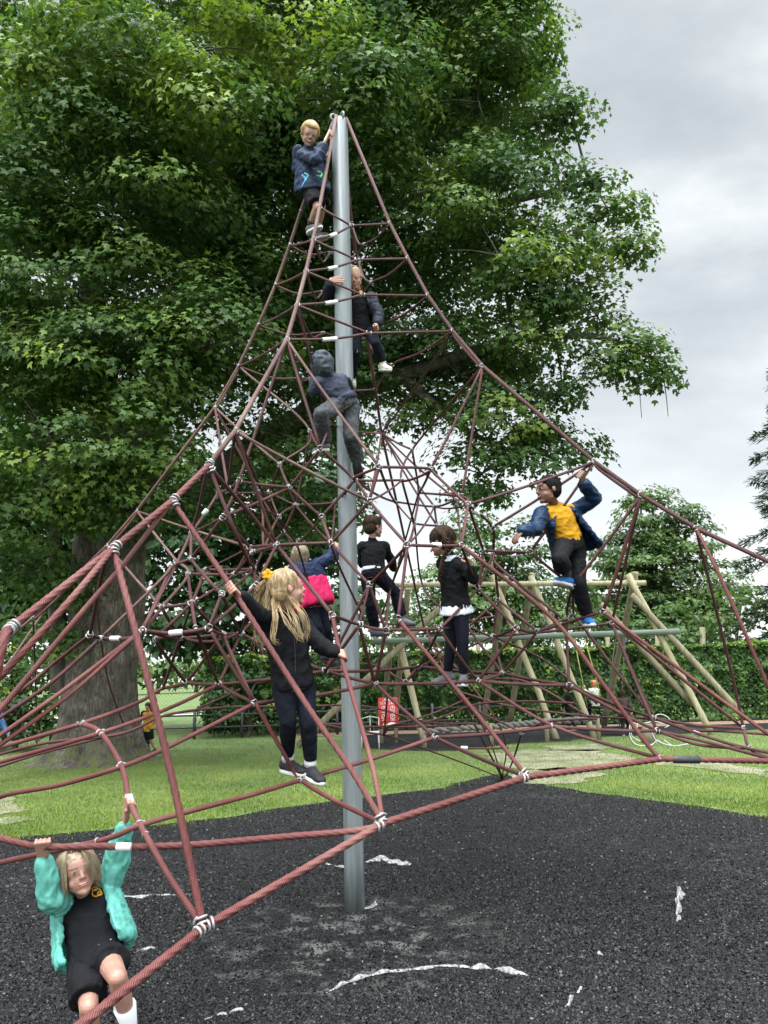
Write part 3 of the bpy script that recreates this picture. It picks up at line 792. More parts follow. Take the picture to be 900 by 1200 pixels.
# clamps
rest = MB(); cnt = 0
skip = {'ANC', 'b0', 'b5', 'FT2'}
def dist(n_): return (ND[n_] - EYE).length
order = sorted([k for k in ND if k not in skip], key=dist)
for k in order:
    p = ND[k]
    dirs = []
    for nm, pts, d, m, sm, sg in ROPES:
        for i, q in enumerate(pts):
            if (q - p).length < 1e-4:
                if i: dirs.append((pts[i - 1] - p).normalized())
                if i < len(pts) - 1: dirs.append((pts[i + 1] - p).normalized())
    if not dirs: continue
    big = k[0] in 'bN' and dist(k) < 4.5
    mb = MB() if cnt < 99 else rest
    rr = .019 if big else .0120
    seen = []
    for dv_ in dirs[:6]:
        if any(abs(dv_.dot(s_)) > .95 for s_ in seen): continue
        seen.append(dv_)
        for off in ((.014, .034) if big else (.016,)):
            mb.ring(p + dv_ * off, dv_ + Vector((random.uniform(-.2, .2), random.uniform(-.2, .2), random.uniform(-.2, .2))), rr, .0050 if big else .0036, 12, 6)
    mb.ball(p, (rr * .9, rr * .7, rr * .8), 8, 6)
    if cnt < 99: mb.build('rope_clamp', m_alu, frame)
    cnt += 1
o = rest.build('rope_clamp', m_alu, frame); o['kind'] = 'stuff'
# sleeves
def sleeve(a, b, d=.026, m=None, name='rope_sleeve'):
    a, b = P(a), P(b)
    mb = MB(); mb.tube([a, a.lerp(b, .04), a.lerp(b, .96), b], [d / 2 * .8, d / 2, d / 2, d / 2 * .8], 12); mb.build(name, m or m_sleeve, frame)
for k in range(1, 5):
    A, Bb = P(f'C{k}'), P(f'N{k+1}')
    mid = lambda t: A.lerp(Bb, t) + Vector((0, 0, -.022))
    sleeve(mid(.40), mid(.58), .03)
for a, b, d in (((198, 742.3, 4.0), (214, 740.7, 4.0), .032), ((130, 748.3, 4.1), (140, 748.2, 4.05), .028), ((150.5, 932, 3.2), (153.5, 942, 3.18), .032),
                ((136.5, 992.5, 3.02), (154, 992.6, 3.02), .033), ((506, 638.6, 4.5), (517, 638.8, 4.52), .03), ((555, 598, 5.0), (561, 603, 5.05), .03),
                ((812, 858, 5.02), (821, 861.5, 5.0), .032), ((238, 603, 4.65), (243, 597, 4.65), .03), ((600, 652, 5.25), (606, 650, 5.2), .028), ((540, 876.5, 6.5), (548, 876.5, 6.5), .032)):
    sleeve(a, b, d)
A, Bb = P('b4'), P('b5')
sleeve(A.lerp(Bb, .10), A.lerp(Bb, .33), .043, m_blk, 'rope_splice')
# ------------------------------------------------------------------ trees and hedges
def leaf_mat(name, stops, gloss=.5, trans=.35, spec=.22):
    m, nt, bs = new_mat(name)
    at = N(nt, 'ShaderNodeAttribute', attribute_name='tone')
    r = ramp(nt, stops, at.outputs['Fac'])
    nt.links.new(r.outputs[0], bs.inputs['Base Color']); bs.inputs['Roughness'].default_value = gloss; bs.inputs['Specular IOR Level'].default_value = spec
    tr = nt.nodes.new('ShaderNodeBsdfTranslucent')
    hs = N(nt, 'ShaderNodeHueSaturation', Saturation=1.15, Value=1.25); nt.links.new(r.outputs[0], hs.inputs['Color']); nt.links.new(hs.outputs[0], tr.inputs['Color'])
    ms = N(nt, 'ShaderNodeMixShader'); ms.inputs[0].default_value = trans
    nt.links.new(bs.outputs[0], ms.inputs[1]); nt.links.new(tr.outputs[0], ms.inputs[2]); nt.links.new(ms.outputs[0], nt.nodes['Material Output'].inputs[0])
    return m
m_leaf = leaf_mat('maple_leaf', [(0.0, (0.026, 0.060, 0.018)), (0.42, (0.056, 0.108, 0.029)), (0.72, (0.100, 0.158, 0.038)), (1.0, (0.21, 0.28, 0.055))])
m_leaf_dk = leaf_mat('evergreen_leaf', [(0.0, (0.018, 0.045, 0.016)), (0.6, (0.035, 0.08, 0.022)), (1.0, (0.07, 0.13, 0.03))], trans=.2)
m_leaf_mid = leaf_mat('far_leaf', [(0.0, (0.030, 0.060, 0.020)), (0.5, (0.058, 0.105, 0.030)), (1.0, (0.11, 0.165, 0.05))])
m_leaf_hedge = leaf_mat('hedge_leaf', [(0.0, (0.014, 0.036, 0.009)), (0.5, (0.032, 0.072, 0.015)), (0.8, (0.07, 0.13, 0.024)), (1.0, (0.20, 0.26, 0.045))], trans=.25)
m_needle = leaf_mat('conifer_needle', [(0.0, (0.02, 0.045, 0.025)), (0.6, (0.035, 0.07, 0.035)), (1.0, (0.06, 0.11, 0.05))], trans=.1)

LEAF = [(0, 0, 0), (-.50, .30, .10), (-.24, .52, .03), (0, 1, -.10), (.24, .52, .03), (.50, .30, .10)]
LEAF_F = [(0, 3, 2, 1), (0, 5, 4, 3)]
MAPLE = [(0, 0, 0), (-.34, .12, .06), (-.56, .52, .05), (-.20, .48, .0), (0, 1.0, -.10), (.20, .48, .0), (.56, .52, .05), (.34, .12, .06)]
MAPLE_F = [(0, 3, 2, 1), (0, 5, 4, 3), (0, 7, 6, 5)]

def crown_mesh(name, lobes, per_m2, leaf, sub_r=(.35, .6), tone=(.45, .18), tmpl=(LEAF, LEAF_F), droop=.5, sub_density=1.0, flat=.55, shell=.55):
    """lobes: list (center, radius_xyz or r, tone shift). Each lobe is filled with flattened sprays of leaves."""
    C, Nn, Tn, Sz, To = [], [], [], [], []
    for lb in lobes:
        c, r = Vector(lb[0]), lb[1]
        sh = lb[2] if len(lb) > 2 else 0
        rv = np.array([r, r, r * .8] if not hasattr(r, '__len__') else r, float)
        area = 4 * PI * (rv.prod() ** (2 / 3))
        ns = max(4, int(area / (PI * ((sub_r[0] + sub_r[1]) / 2) ** 2) * 1.25 * sub_density))
        d = unit(rng.normal(size=(ns, 3)))
        rad = shell + (1.05 - shell) * rng.random(ns) ** .6
        wob = np.array([1 + .28 * mnoise.noise(Vector(x) * 1.8 + c) for x in d])
        sc_ = np.array(c) + d * rv * (rad * wob)[:, None]
        sr = sub_r[0] + (sub_r[1] - sub_r[0]) * rng.random(ns)
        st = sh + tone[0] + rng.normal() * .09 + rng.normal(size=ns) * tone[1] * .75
        for i in range(ns):
            k = int(per_m2 * PI * sr[i] ** 2 * 1.7)
            q = unit(rng.normal(size=(k, 3)))
            q[:, 2] = np.abs(q[:, 2]) * 1.0 - .28 * (rng.random(k) < .4)
            ax = d[i] * .55 + np.array([0, 0, .75])
            rr_ = sr[i] * (rng.random(k) ** .35)[:, None]
            p = sc_[i] + q * rr_ * np.array([1.15, 1.15, flat])
            nrm = q * .55 + ax * .75 + rng.normal(size=(k, 3)) * .33
            tip = q * np.array([1, 1, .2]) + np.array([0, 0, -droop]) + rng.normal(size=(k, 3)) * .45
            C.append(p); Nn.append(nrm); Tn.append(tip)
            Sz.append(leaf * (.5 + .8 * rng.random(k) ** .8))
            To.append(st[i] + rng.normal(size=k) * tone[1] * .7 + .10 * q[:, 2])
    C = np.concatenate(C); Nn = unit(np.concatenate(Nn)); T = np.concatenate(Tn)
    T = unit(T - Nn * (T * Nn).sum(1, keepdims=True)); X = np.cross(T, Nn)
    me = scatter_mesh(name, tmpl[0], tmpl[1], C, X, T, Nn, np.concatenate(Sz), np.clip(np.concatenate(To), 0, 1))
    return me, len(C)

m_bark, nt, bs = new_mat('tree_bark')
co = coords(nt, 'Object', (1, 1, .22))
v = N(nt, 'ShaderNodeTexVoronoi', Scale=9, feature='DISTANCE_TO_EDGE'); v.inputs['Scale'].default_value = 13
wn = N(nt, 'ShaderNodeTexNoise', Scale=5, Detail=4); nt.links.new(co, wn.inputs['Vector'])
wa = N(nt, 'ShaderNodeVectorMath', operation='MULTIPLY_ADD'); wa.inputs[1].default_value = (.25, .25, .25)
nt.links.new(wn.outputs['Color'], wa.inputs[0]); nt.links.new(co, wa.inputs[2]); nt.links.new(wa.outputs[0], v.inputs['Vector'])
co_b = coords(nt, 'Object')
nb = N(nt, 'ShaderNodeTexNoise', Scale=2.5, Detail=8, Roughness=.7); nt.links.new(co_b, nb.inputs['Vector'])
r = ramp(nt, [(0.3, (0.034, 0.027, 0.021)), (0.5, (0.078, 0.065, 0.052)), (0.68, (0.16, 0.14, 0.115))], nb.outputs['Fac'])
rv = ramp(nt, [(0.0, (0.35, 0.35, 0.35)), (0.12, (1, 1, 1))], v.outputs['Distance'])
mu = N(nt, 'ShaderNodeMix', data_type='RGBA', blend_type='MULTIPLY'); mu.inputs[0].default_value = 1
nt.links.new(r.outputs[0], mu.inputs[6]); nt.links.new(rv.outputs[0], mu.inputs[7])
sp = nt.nodes.new('ShaderNodeSeparateXYZ'); nt.links.new(co_b, sp.inputs[0])
mr = nt.nodes.new('ShaderNodeMapRange'); mr.inputs['From Min'].default_value = .75; mr.inputs['From Max'].default_value = .1; nt.links.new(sp.outputs[2], mr.inputs['Value'])
nm_ = N(nt, 'ShaderNodeTexNoise', Scale=6, Detail=6); nt.links.new(co_b, nm_.inputs['Vector'])
rm = ramp(nt, [(0.42, (0, 0, 0)), (0.58, (1, 1, 1))], nm_.outputs['Fac'])
m2 = N(nt, 'ShaderNodeMath', operation='MULTIPLY'); nt.links.new(mr.outputs[0], m2.inputs[0]); nt.links.new(rm.outputs[0], m2.inputs[1])
mo = N(nt, 'ShaderNodeMix', data_type='RGBA'); nt.links.new(m2.outputs[0], mo.inputs[0]); nt.links.new(mu.outputs[2], mo.inputs[6]); mo.inputs[7].default_value = (0.075, 0.085, 0.025, 1)
nt.links.new(mo.outputs[2], bs.inputs['Base Color']); bs.inputs['Roughness'].default_value = .92
b = N(nt, 'ShaderNodeBump', Strength=.8, Distance=.05); nt.links.new(v.outputs['Distance'], b.inputs['Height'])
b2 = N(nt, 'ShaderNodeBump', Strength=.5, Distance=.02); nt.links.new(nb.outputs['Fac'], b2.inputs['Height']); nt.links.new(b.outputs[0], b2.inputs['Normal']); nt.links.new(b2.outputs[0], bs.inputs['Normal'])

def limb(mb, pts, r0, r1, n=10, per=5):
    q = catmull(pts, per); m = len(q)
    mb.tube(q, [r0 + (r1 - r0) * (i / (m - 1)) ** .8 for i in range(m)], n)

# ---- the big maple
TB = on_ground(112, 893)
maple = tag(empty('maple_tree', TB), 'huge broadleaf tree with a thick grey fluted trunk filling the left of the view', 'tree')
mb = MB()
H = [0, .08, .2, .4, .7, 1.1, 1.7, 2.5, 3.4, 4.4, 5.4, 6.4]
RD = [1.16, 1.04, .95, .86, .80, .76, .74, .73, .74, .76, .68, .58]
nn_ = 72; vs, fs, uvs = [], [], []
HR = []
for i in range(len(H) - 1):
    k = 6
    for j in range(k):
        t = j / k; HR.append((H[i] + (H[i + 1] - H[i]) * t, RD[i] + (RD[i + 1] - RD[i]) * t))
HR.append((H[-1], RD[-1]))
for h, r_ in HR:
    cx = TB.x + .05 * h * .5 + .0; cy = TB.y
    for k in range(nn_):
        a = 2 * PI * k / nn_
        fl = .13 * abs(math.sin(a * 4.5 + .6 + h * .12)) ** .6 + .05 * math.sin(a * 9 + 1.3 + .2 * h)
        butt = max(0, 1 - h / .9) ** 2 * .22 * max(0, math.sin(a * 3.5 + 2.0)) 
        rr_ = r_ * (1 - .15 + fl + butt + .12 * mnoise.noise(Vector((math.cos(a) * 2, math.sin(a) * 2, h * .8))))
        vs.append((cx + math.cos(a) * rr_, cy + math.sin(a) * rr_, h - .02))
for i in range(len(HR) - 1):
    for k in range(nn_):
        fs.append((i * nn_ + k, i * nn_ + (k + 1) % nn_, (i + 1) * nn_ + (k + 1) % nn_, (i + 1) * nn_ + k))
mb.add(vs, fs)
mb.build('trunk', m_bark, maple)

lob = []
def L(px, py, rpx, z, sh=0.0, sq=1.0):
    c = unproj(px, py, z); r_ = max(.35, rpx / F_PX * z - (.30 if px > 600 and not (py > 430 and px < 705) else .0))
    lob.append((c, (r_, r_ * .9, r_ * .78 * sq), sh))
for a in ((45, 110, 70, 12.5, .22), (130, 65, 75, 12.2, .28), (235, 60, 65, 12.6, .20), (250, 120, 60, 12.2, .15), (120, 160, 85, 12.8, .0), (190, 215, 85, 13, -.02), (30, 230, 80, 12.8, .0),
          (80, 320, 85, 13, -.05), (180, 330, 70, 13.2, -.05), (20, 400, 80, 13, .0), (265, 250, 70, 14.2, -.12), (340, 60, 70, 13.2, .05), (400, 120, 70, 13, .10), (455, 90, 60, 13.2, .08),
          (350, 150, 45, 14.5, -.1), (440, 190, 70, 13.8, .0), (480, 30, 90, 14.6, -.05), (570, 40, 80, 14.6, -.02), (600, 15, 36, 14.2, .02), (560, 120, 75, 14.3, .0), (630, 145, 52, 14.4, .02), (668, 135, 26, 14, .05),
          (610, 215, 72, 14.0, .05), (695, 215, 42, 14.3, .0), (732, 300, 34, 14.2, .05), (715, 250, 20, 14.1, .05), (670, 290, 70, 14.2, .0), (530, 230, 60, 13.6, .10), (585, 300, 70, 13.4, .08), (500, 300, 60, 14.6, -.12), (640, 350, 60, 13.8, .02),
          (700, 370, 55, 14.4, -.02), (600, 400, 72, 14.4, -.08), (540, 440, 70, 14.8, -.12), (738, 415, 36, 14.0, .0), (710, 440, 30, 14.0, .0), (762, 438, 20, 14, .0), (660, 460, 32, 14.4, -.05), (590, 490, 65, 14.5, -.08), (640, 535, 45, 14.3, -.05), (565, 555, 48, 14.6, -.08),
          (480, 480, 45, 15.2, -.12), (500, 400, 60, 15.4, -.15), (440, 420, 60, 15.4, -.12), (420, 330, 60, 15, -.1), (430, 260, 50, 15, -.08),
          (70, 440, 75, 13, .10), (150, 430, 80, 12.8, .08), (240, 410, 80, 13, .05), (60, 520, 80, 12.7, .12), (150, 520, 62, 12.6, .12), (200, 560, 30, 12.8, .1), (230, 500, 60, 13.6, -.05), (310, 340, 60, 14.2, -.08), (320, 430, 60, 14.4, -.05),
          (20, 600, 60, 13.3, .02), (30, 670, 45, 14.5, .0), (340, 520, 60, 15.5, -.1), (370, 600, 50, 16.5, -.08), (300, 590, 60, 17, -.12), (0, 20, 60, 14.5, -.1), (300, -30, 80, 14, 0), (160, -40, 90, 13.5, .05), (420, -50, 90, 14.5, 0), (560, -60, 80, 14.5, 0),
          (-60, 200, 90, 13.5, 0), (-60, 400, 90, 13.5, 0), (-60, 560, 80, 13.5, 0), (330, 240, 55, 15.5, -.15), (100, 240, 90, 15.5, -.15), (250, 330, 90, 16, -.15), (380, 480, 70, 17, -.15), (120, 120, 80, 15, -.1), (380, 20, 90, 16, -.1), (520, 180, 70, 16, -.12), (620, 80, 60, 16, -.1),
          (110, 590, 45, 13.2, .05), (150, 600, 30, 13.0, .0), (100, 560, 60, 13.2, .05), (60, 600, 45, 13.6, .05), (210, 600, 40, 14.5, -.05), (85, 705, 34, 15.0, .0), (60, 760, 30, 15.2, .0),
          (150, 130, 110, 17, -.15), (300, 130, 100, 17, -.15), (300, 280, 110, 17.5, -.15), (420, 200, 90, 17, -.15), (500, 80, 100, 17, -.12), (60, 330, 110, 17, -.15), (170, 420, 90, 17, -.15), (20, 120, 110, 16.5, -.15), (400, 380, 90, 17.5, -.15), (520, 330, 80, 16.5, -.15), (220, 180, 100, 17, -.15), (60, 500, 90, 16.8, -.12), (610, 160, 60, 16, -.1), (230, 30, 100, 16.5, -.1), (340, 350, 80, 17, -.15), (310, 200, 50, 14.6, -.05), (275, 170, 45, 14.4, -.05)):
    L(*a)
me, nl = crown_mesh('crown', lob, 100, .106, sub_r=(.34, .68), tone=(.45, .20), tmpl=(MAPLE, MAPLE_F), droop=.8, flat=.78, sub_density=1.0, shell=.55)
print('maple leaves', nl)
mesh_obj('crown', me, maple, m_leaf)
# limbs
mb = MB()
fork = TB + Vector((.3, 0, 5.2))
def to(*p): return [P(q) if not isinstance(q, Vector) else q for q in p]
mains = [([fork + Vector((.2, 0, 0)), unproj(235, 320, 16), unproj(300, 190, 15.6), unproj(330, 60, 15.6)], .42, .16),
         ([fork, unproj(120, 430, 16), unproj(100, 260, 15), unproj(120, 100, 14)], .40, .12),
         ([fork + Vector((-.4, 0, -.6)), unproj(40, 480, 15.5), unproj(15, 300, 14.5)], .30, .10),
         ([fork + Vector((.4, -.2, -.6)), unproj(330, 500, 16), unproj(470, 440, 15.2), unproj(580, 405, 14.6), unproj(660, 375, 14.5)], .30, .06),
         ([unproj(300, 190, 15.6), unproj(420, 230, 15.3), unproj(560, 240, 14.8), unproj(690, 215, 14.6)], .20, .04),
         ([unproj(330, 100, 15.6), unproj(450, 60, 15.2), unproj(600, 60, 14.8)], .16, .04),
         ([unproj(470, 440, 15.2), unproj(540, 500, 14.8), unproj(600, 530, 14.6)], .12, .03),
         ([unproj(600, 398, 14.6), unproj(700, 395, 14.2), unproj(780, 425, 14)], .09, .02),
         ([TB + Vector((-.65, -.25, 1.4)), unproj(66, 700, 15.9), unproj(62, 600, 15.6), unproj(40, 480, 15.0)], .22, .10)]
for p_, a_, b_ in mains: limb(mb, p_, a_, b_, 12)
anch_pts = [q for p_, a_, b_ in mains for q in catmull(p_, 4)]
for c, r_, s_ in lob:
    q = min(anch_pts, key=lambda z_: (z_ - c).length)
    dd = (c - q).length
    if dd < .3: continue
    limb(mb, [q, q.lerp(c, .5) + Vector((0, 0, .08 * dd)), c], min(.10 if c.x < 2.2 else .035, .02 + .02 * dd), .010, 6, 4)
    for _ in range(5):
        v_ = Vector(rng.normal(size=3)).normalized()
        e = c + Vector((v_.x * r_[0], v_.y * r_[1], v_.z * r_[2])) * .9
        limb(mb, [c, c.lerp(e, .5) + Vector((0, 0, .05)), e], .022, .006, 4, 3)
# two bare hanging twigs
for px_, py_, e_ in ((746, 415, (752, 490)), (778, 445, (783, 488))):
    limb(mb, [unproj(px_, py_, 14), unproj(px_ + 3, (py_ + e_[1]) / 2, 14), unproj(e_[0], e_[1], 14)], .012, .006, 4, 3)
m_bark_d = noisy('dark_bark', (.035, .030, .024), (.085, .075, .06), scale=3, rough=.95, bump=.6, bscale=18, stretch=(3, 3, 1))
mb.build('limb', m_bark_d, maple)

# ---- other trees
def tree(name, label, base, trunk_h, trunk_r, lobes, leafmat, per_m2, leaf, sub_r, group=None, tone=(.45, .2), flat=.6, dens=1.0, cat='tree', tmpl=(LEAF, LEAF_F), shell=.5):
    t = tag(empty(name, base), label, cat, group)
    mb = MB()
    top = Vector((base.x, base.y, trunk_h))
    limb(mb, [base + Vector((0, 0, -.1)), base.lerp(top, .5) + Vector((.1, 0, 0)), top], trunk_r, trunk_r * .6, 12)
    for c, *rest_ in lobes:
        limb(mb, [top + Vector((0, 0, -.3)), top.lerp(c, .5) + Vector((0, 0, .15)), c], trunk_r * .4, .03, 7, 4)
    mb.build('trunk', m_bark, t)
    me, n_ = crown_mesh('crown', lobes, per_m2, leaf, sub_r=sub_r, tone=tone, flat=flat, sub_density=dens, tmpl=tmpl, shell=shell)
    print(name, n_)
    mesh_obj('crown', me, t, leafmat)
    return t
def LP(lst, sq=.8):
    o_ = []
    for px, py, rp, z, *s_ in lst:
        r_ = rp / F_PX * z
        o_.append((unproj(px, py, z), (r_, r_ * .9, r_ * sq), s_[0] if s_ else 0))
    return o_
def gb(px, z):   # ground point under a pixel column
    p = unproj(px, 800, z); return Vector((p.x, p.y, 0))
# dark trees and shrubs behind the maple
tree('evergreen_tree', 'dark bushy tree behind the left side of the big trunk', gb(20, 25), 3, .3, LP([(20, 560, 100, 25), (60, 660, 80, 25), (-20, 720, 70, 24), (110, 600, 80, 26), (20, 640, 80, 24), (60, 740, 55, 24, .1), (-40, 600, 90, 25)]), m_leaf_dk, 16, .28, (.7, 1.2), tone=(.5, .2))
tree('evergreen_tree', 'dark bushy tree in shade right of the big trunk', gb(250, 24), 3, .3, LP([(210, 640, 70, 24), (270, 600, 85, 25), (340, 620, 85, 25.5), (240, 700, 60, 23.5, -.1), (310, 700, 70, 24, -.1), (370, 700, 60, 25, 0), (320, 770, 50, 23.5, -.05), (265, 760, 40, 23.5, -.1), (400, 780, 42, 25, .0), (190, 560, 70, 25), (380, 560, 60, 26), (220, 755, 25, 24, -.1), (150, 650, 60, 25.5), (165, 720, 45, 25.5)]), m_leaf_dk, 18, .26, (.6, 1.1), tone=(.5, .2))
tree('broadleaf_tree', 'mid green tree seen behind the girl with the braid and the net centre', gb(590, 33), 3, .25, LP([(600, 640, 42, 33), (560, 660, 40, 33), (520, 690, 40, 33), (630, 690, 40, 33), (575, 715, 45, 32), (500, 730, 36, 32), (640, 735, 40, 32), (560, 620, 24, 33), (668, 700, 26, 33), (470, 745, 26, 33), (600, 700, 50, 33.5), (550, 700, 50, 33.5), (520, 740, 40, 33), (590, 745, 40, 32), (690, 745, 30, 33)]), m_leaf_mid, 26, .20, (.7, 1.2), tone=(.5, .22))
tree('broadleaf_tree', 'rounded layered green tree on the right beyond the wooden swing frame', gb(775, 36), 4, .3, LP([(762, 612, 32, 36, .1), (735, 650, 36, 36), (790, 640, 38, 36, .08), (760, 680, 48, 35), (715, 700, 36, 36), (820, 690, 38, 35, .05), (848, 720, 28, 35), (780, 725, 50, 34, -.03), (720, 740, 36, 34, -.05), (840, 750, 32, 34), (750, 590, 18, 36, .12), (800, 600, 14, 36, .1), (692, 735, 26, 36), (770, 650, 55, 37), (770, 700, 70, 37), (740, 720, 55, 36.5), (820, 730, 50, 36.5)]), m_leaf_mid, 26, .20, (.6, 1.1), tone=(.47, .22), flat=.4)
tree('broadleaf_shrub', 'light green bushy growth showing over the hedge on the right', gb(860, 27), 1, .1, LP([(850, 720, 34, 28, .2), (800, 735, 34, 27, .15), (900, 740, 40, 27, .15), (870, 700, 22, 29, .15), (940, 720, 40, 28, .1), (760, 745, 26, 27, .0)]), m_leaf_mid, 18, .2, (.5, .8), tone=(.5, .2), cat='shrub')
tree('broadleaf_shrub', 'low dark bush at the left edge beside the big trunk', gb(20, 19), .6, .08, LP([(20, 780, 45, 19, .05), (60, 800, 34, 19), (-20, 790, 50, 19), (40, 835, 34, 18.5), (-10, 840, 40, 18.5), (72, 845, 18, 18.5)]), m_leaf_hedge, 45, .14, (.35, .6), tone=(.4, .22), cat='shrub')
tree('broadleaf_shrub', 'dark leafy bush between the lit field and the girl with the ponytail', gb(290, 21.5), .6, .08, LP([(262, 812, 26, 21.5), (300, 800, 32, 21.5), (345, 805, 34, 21.8), (320, 828, 26, 21.3), (270, 835, 18, 21.3), (385, 812, 30, 22)]), m_leaf_hedge, 45, .15, (.35, .6), tone=(.35, .22), cat='shrub')
# far faint trees across the field
for i, (px, py, rp, z) in enumerate([(140, 790, 22, 90), (185, 780, 26, 95), (230, 785, 22, 100), (110, 785, 20, 92)]):
    tree('distant_tree', ['far hazy tree across the field, nearest to the big trunk on its right', 'tallest far tree across the field right of the big trunk', 'far tree across the field, rightmost of the row beyond the chain-link fence', 'far tree across the field mostly hidden behind the big trunk'][i], gb(px, z), 3, .3,
         LP([(px, py, rp, z), (px - 12, py + 10, rp * .7, z), (px + 12, py + 8, rp * .7, z)]), m_leaf_mid, 1.6, .8, (1.5, 2.5), 'far trees beyond the field', tone=(.6, .2))
# conifer at the right edge
cb_ = gb(1000, 25)
con = tag(empty('conifer_tree', cb_), 'tall dark conifer with drooping boughs cut off by the right edge', 'tree')
mb = MB(); Hc = 13.5
limb(mb, [cb_, cb_ + Vector((0, 0, Hc * .5)), cb_ + Vector((0, 0, Hc))], .28, .04, 12)
Cc, Nc, Tc, Sc, Toc = [], [], [], [], []
for i in range(150):
    h = 1.2 + (Hc - 1.4) * (i / 150) + random.uniform(-.1, .1)
    a = i * 2.4; Lb = 3.4 * (1 - h / Hc) ** .7 + .4; Lb *= random.uniform(.7, 1.15)
    d_ = Vector((math.cos(a), math.sin(a), 0))
    pts = [cb_ + Vector((0, 0, h)), cb_ + d_ * Lb * .5 + Vector((0, 0, h - .05 * Lb)), cb_ + d_ * Lb + Vector((0, 0, h - .28 * Lb + .15))]
    limb(mb, pts, .04, .008, 5, 4)
    q = catmull(pts, 10); nb_ = int(170 * Lb)
    for _ in range(nb_):
        t = random.random() ** .7; p_ = q[min(len(q) - 1, int(t * len(q)))]
        sd_ = Vector((-d_.y, d_.x, 0)) * random.choice((-1, 1))
        w_ = .55 * (1 - t * .6)
        off = sd_ * random.random() * w_ + Vector((0, 0, -.25 * random.random() ** 2))
        Cc.append(p_ + off); Nc.append((random.gauss(0, .3), random.gauss(0, .3), 1)); tt = sd_ * .7 + d_ * .6 + Vector((0, 0, -.35)); Tc.append(tt[:]); Sc.append(random.uniform(.16, .30)); Toc.append(random.gauss(.5, .2))
Nn = unit(np.array(Nc)); T = np.array(Tc); T = unit(T - Nn * (T * Nn).sum(1, keepdims=True)); X = np.cross(T, Nn)
me = scatter_mesh('crown', [(-.09, 0, 0), (.09, 0, 0), (.06, 1, -.1), (-.06, 1, -.1)], [(0, 1, 2, 3)], np.array([c[:] for c in Cc]), X, T, Nn, np.array(Sc), np.clip(np.array(Toc), 0, 1))
mb.build('trunk', m_bark, con); mesh_obj('crown', me, con, m_needle)

# ---- clipped hedge behind the swings
hg = tag(empty('beech_hedge', Vector((6.5, 22.6, 0))), 'long clipped green hedge running behind the wooden swings', 'hedge')
n = 80000
hx = -5.2 + 24 * rng.random(n); top = rng.random(n) < .28
hz = np.where(top, 2.12, .12 + 2.0 * rng.random(n)); hy = np.where(top, 22.2 + 1.1 * rng.random(n), 22.2 + .25 * rng.random(n) ** 2)
bul = np.array([mnoise.noise(Vector((a * .8, c * 1.3, 1))) for a, c in zip(hx, hz)])
bul2 = np.array([mnoise.noise(Vector((a * 3, c * 3, 5))) for a, c in zip(hx, hz)])
hy = np.where(top, hy, hy - .22 * bul - .14 * bul2); hz = np.where(top, hz + .10 * bul + .10 * bul2, hz)
keep = ~((hz < .45) & (rng.random(n) < .6))
cen = np.stack([hx, hy, hz], 1)[keep]; m_ = len(cen); tp = top[keep]
nrm = np.where(tp[:, None], np.array([[0, -.2, 1.0]]), np.array([[0, -.8, .55]])) + rng.normal(size=(m_, 3)) * .45
tip = np.array([[0, -.3, -.6]]) + rng.normal(size=(m_, 3)) * .6
Nn = unit(nrm); T = unit(tip - Nn * (tip * Nn).sum(1, keepdims=True)); X = np.cross(T, Nn)
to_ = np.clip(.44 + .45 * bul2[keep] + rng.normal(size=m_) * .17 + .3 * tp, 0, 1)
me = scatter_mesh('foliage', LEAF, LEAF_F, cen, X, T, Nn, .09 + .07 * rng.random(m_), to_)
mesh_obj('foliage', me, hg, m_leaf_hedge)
mb = MB()
for i in range(48):
    x = -5 + i * .5 + random.uniform(-.1, .1); y = 22.75 + random.uniform(-.15, .15)
    limb(mb, [Vector((x, y, -.05)), Vector((x + random.uniform(-.1, .1), y, 1)), Vector((x + random.uniform(-.2, .2), y, 1.9))], .03, .012, 5, 3)
mb.box((7, 22.8, 1.15), (24, .35, 1.5))
mb.build('stem', m_leaf_dk if False else m_bark, hg)
# ------------------------------------------------------------------ props behind the net
m_wood = noisy('peeled_log', (0.22, 0.19, 0.11), (0.36, 0.325, 0.20), scale=3, rough=.85, bump=.35, bscale=14, stretch=(6, 6, .6), lo=.3, hi=.7)
m_wood_dk = noisy('weathered_log', (0.11, 0.095, 0.055), (0.21, 0.185, 0.115), scale=3, rough=.88, bump=.35, bscale=14, stretch=(6, 6, .6), lo=.3, hi=.7)
m_wood_grn = noisy('greenish_log', (0.07, 0.09, 0.07), (0.12, 0.145, 0.115), scale=3, rough=.8, bump=.3, bscale=14, stretch=(.6, 6, 6))
m_end = noisy('log_end', (0.45, 0.36, 0.24), (0.55, 0.46, 0.33), scale=20, rough=.9, bump=.2)
sf = tag(empty('log_structure', on_ground(660, 868)), 'wooden log swing frame with crossed leaning legs beyond the climbing net', 'swing frame')
def log(a, b, r_, m, name):
    a, b = P(a), P(b)
    mb = MB(); k = 9; pts = []
    ph = random.random() * 9
    for i in range(k + 1):
        p_ = a.lerp(b, i / k)
        pts.append(p_ + Vector((mnoise.noise(p_ * 1.3 + Vector((ph, 0, 0))), mnoise.noise(p_ * 1.3 + Vector((0, ph, 0))), 0)) * .02)
    mb.tube(pts, [r_ * (1 + .05 * math.sin(i * 2.1 + ph)) for i in range(k + 1)], 16)
    return mb.build(name, m, sf)
log((440, 686, 18.6), (757, 683, 18.6), .062, m_wood, 'top_beam')
log((438, 752, 18.0), (796, 740, 18.0), .07, m_wood_grn, 'cross_beam')
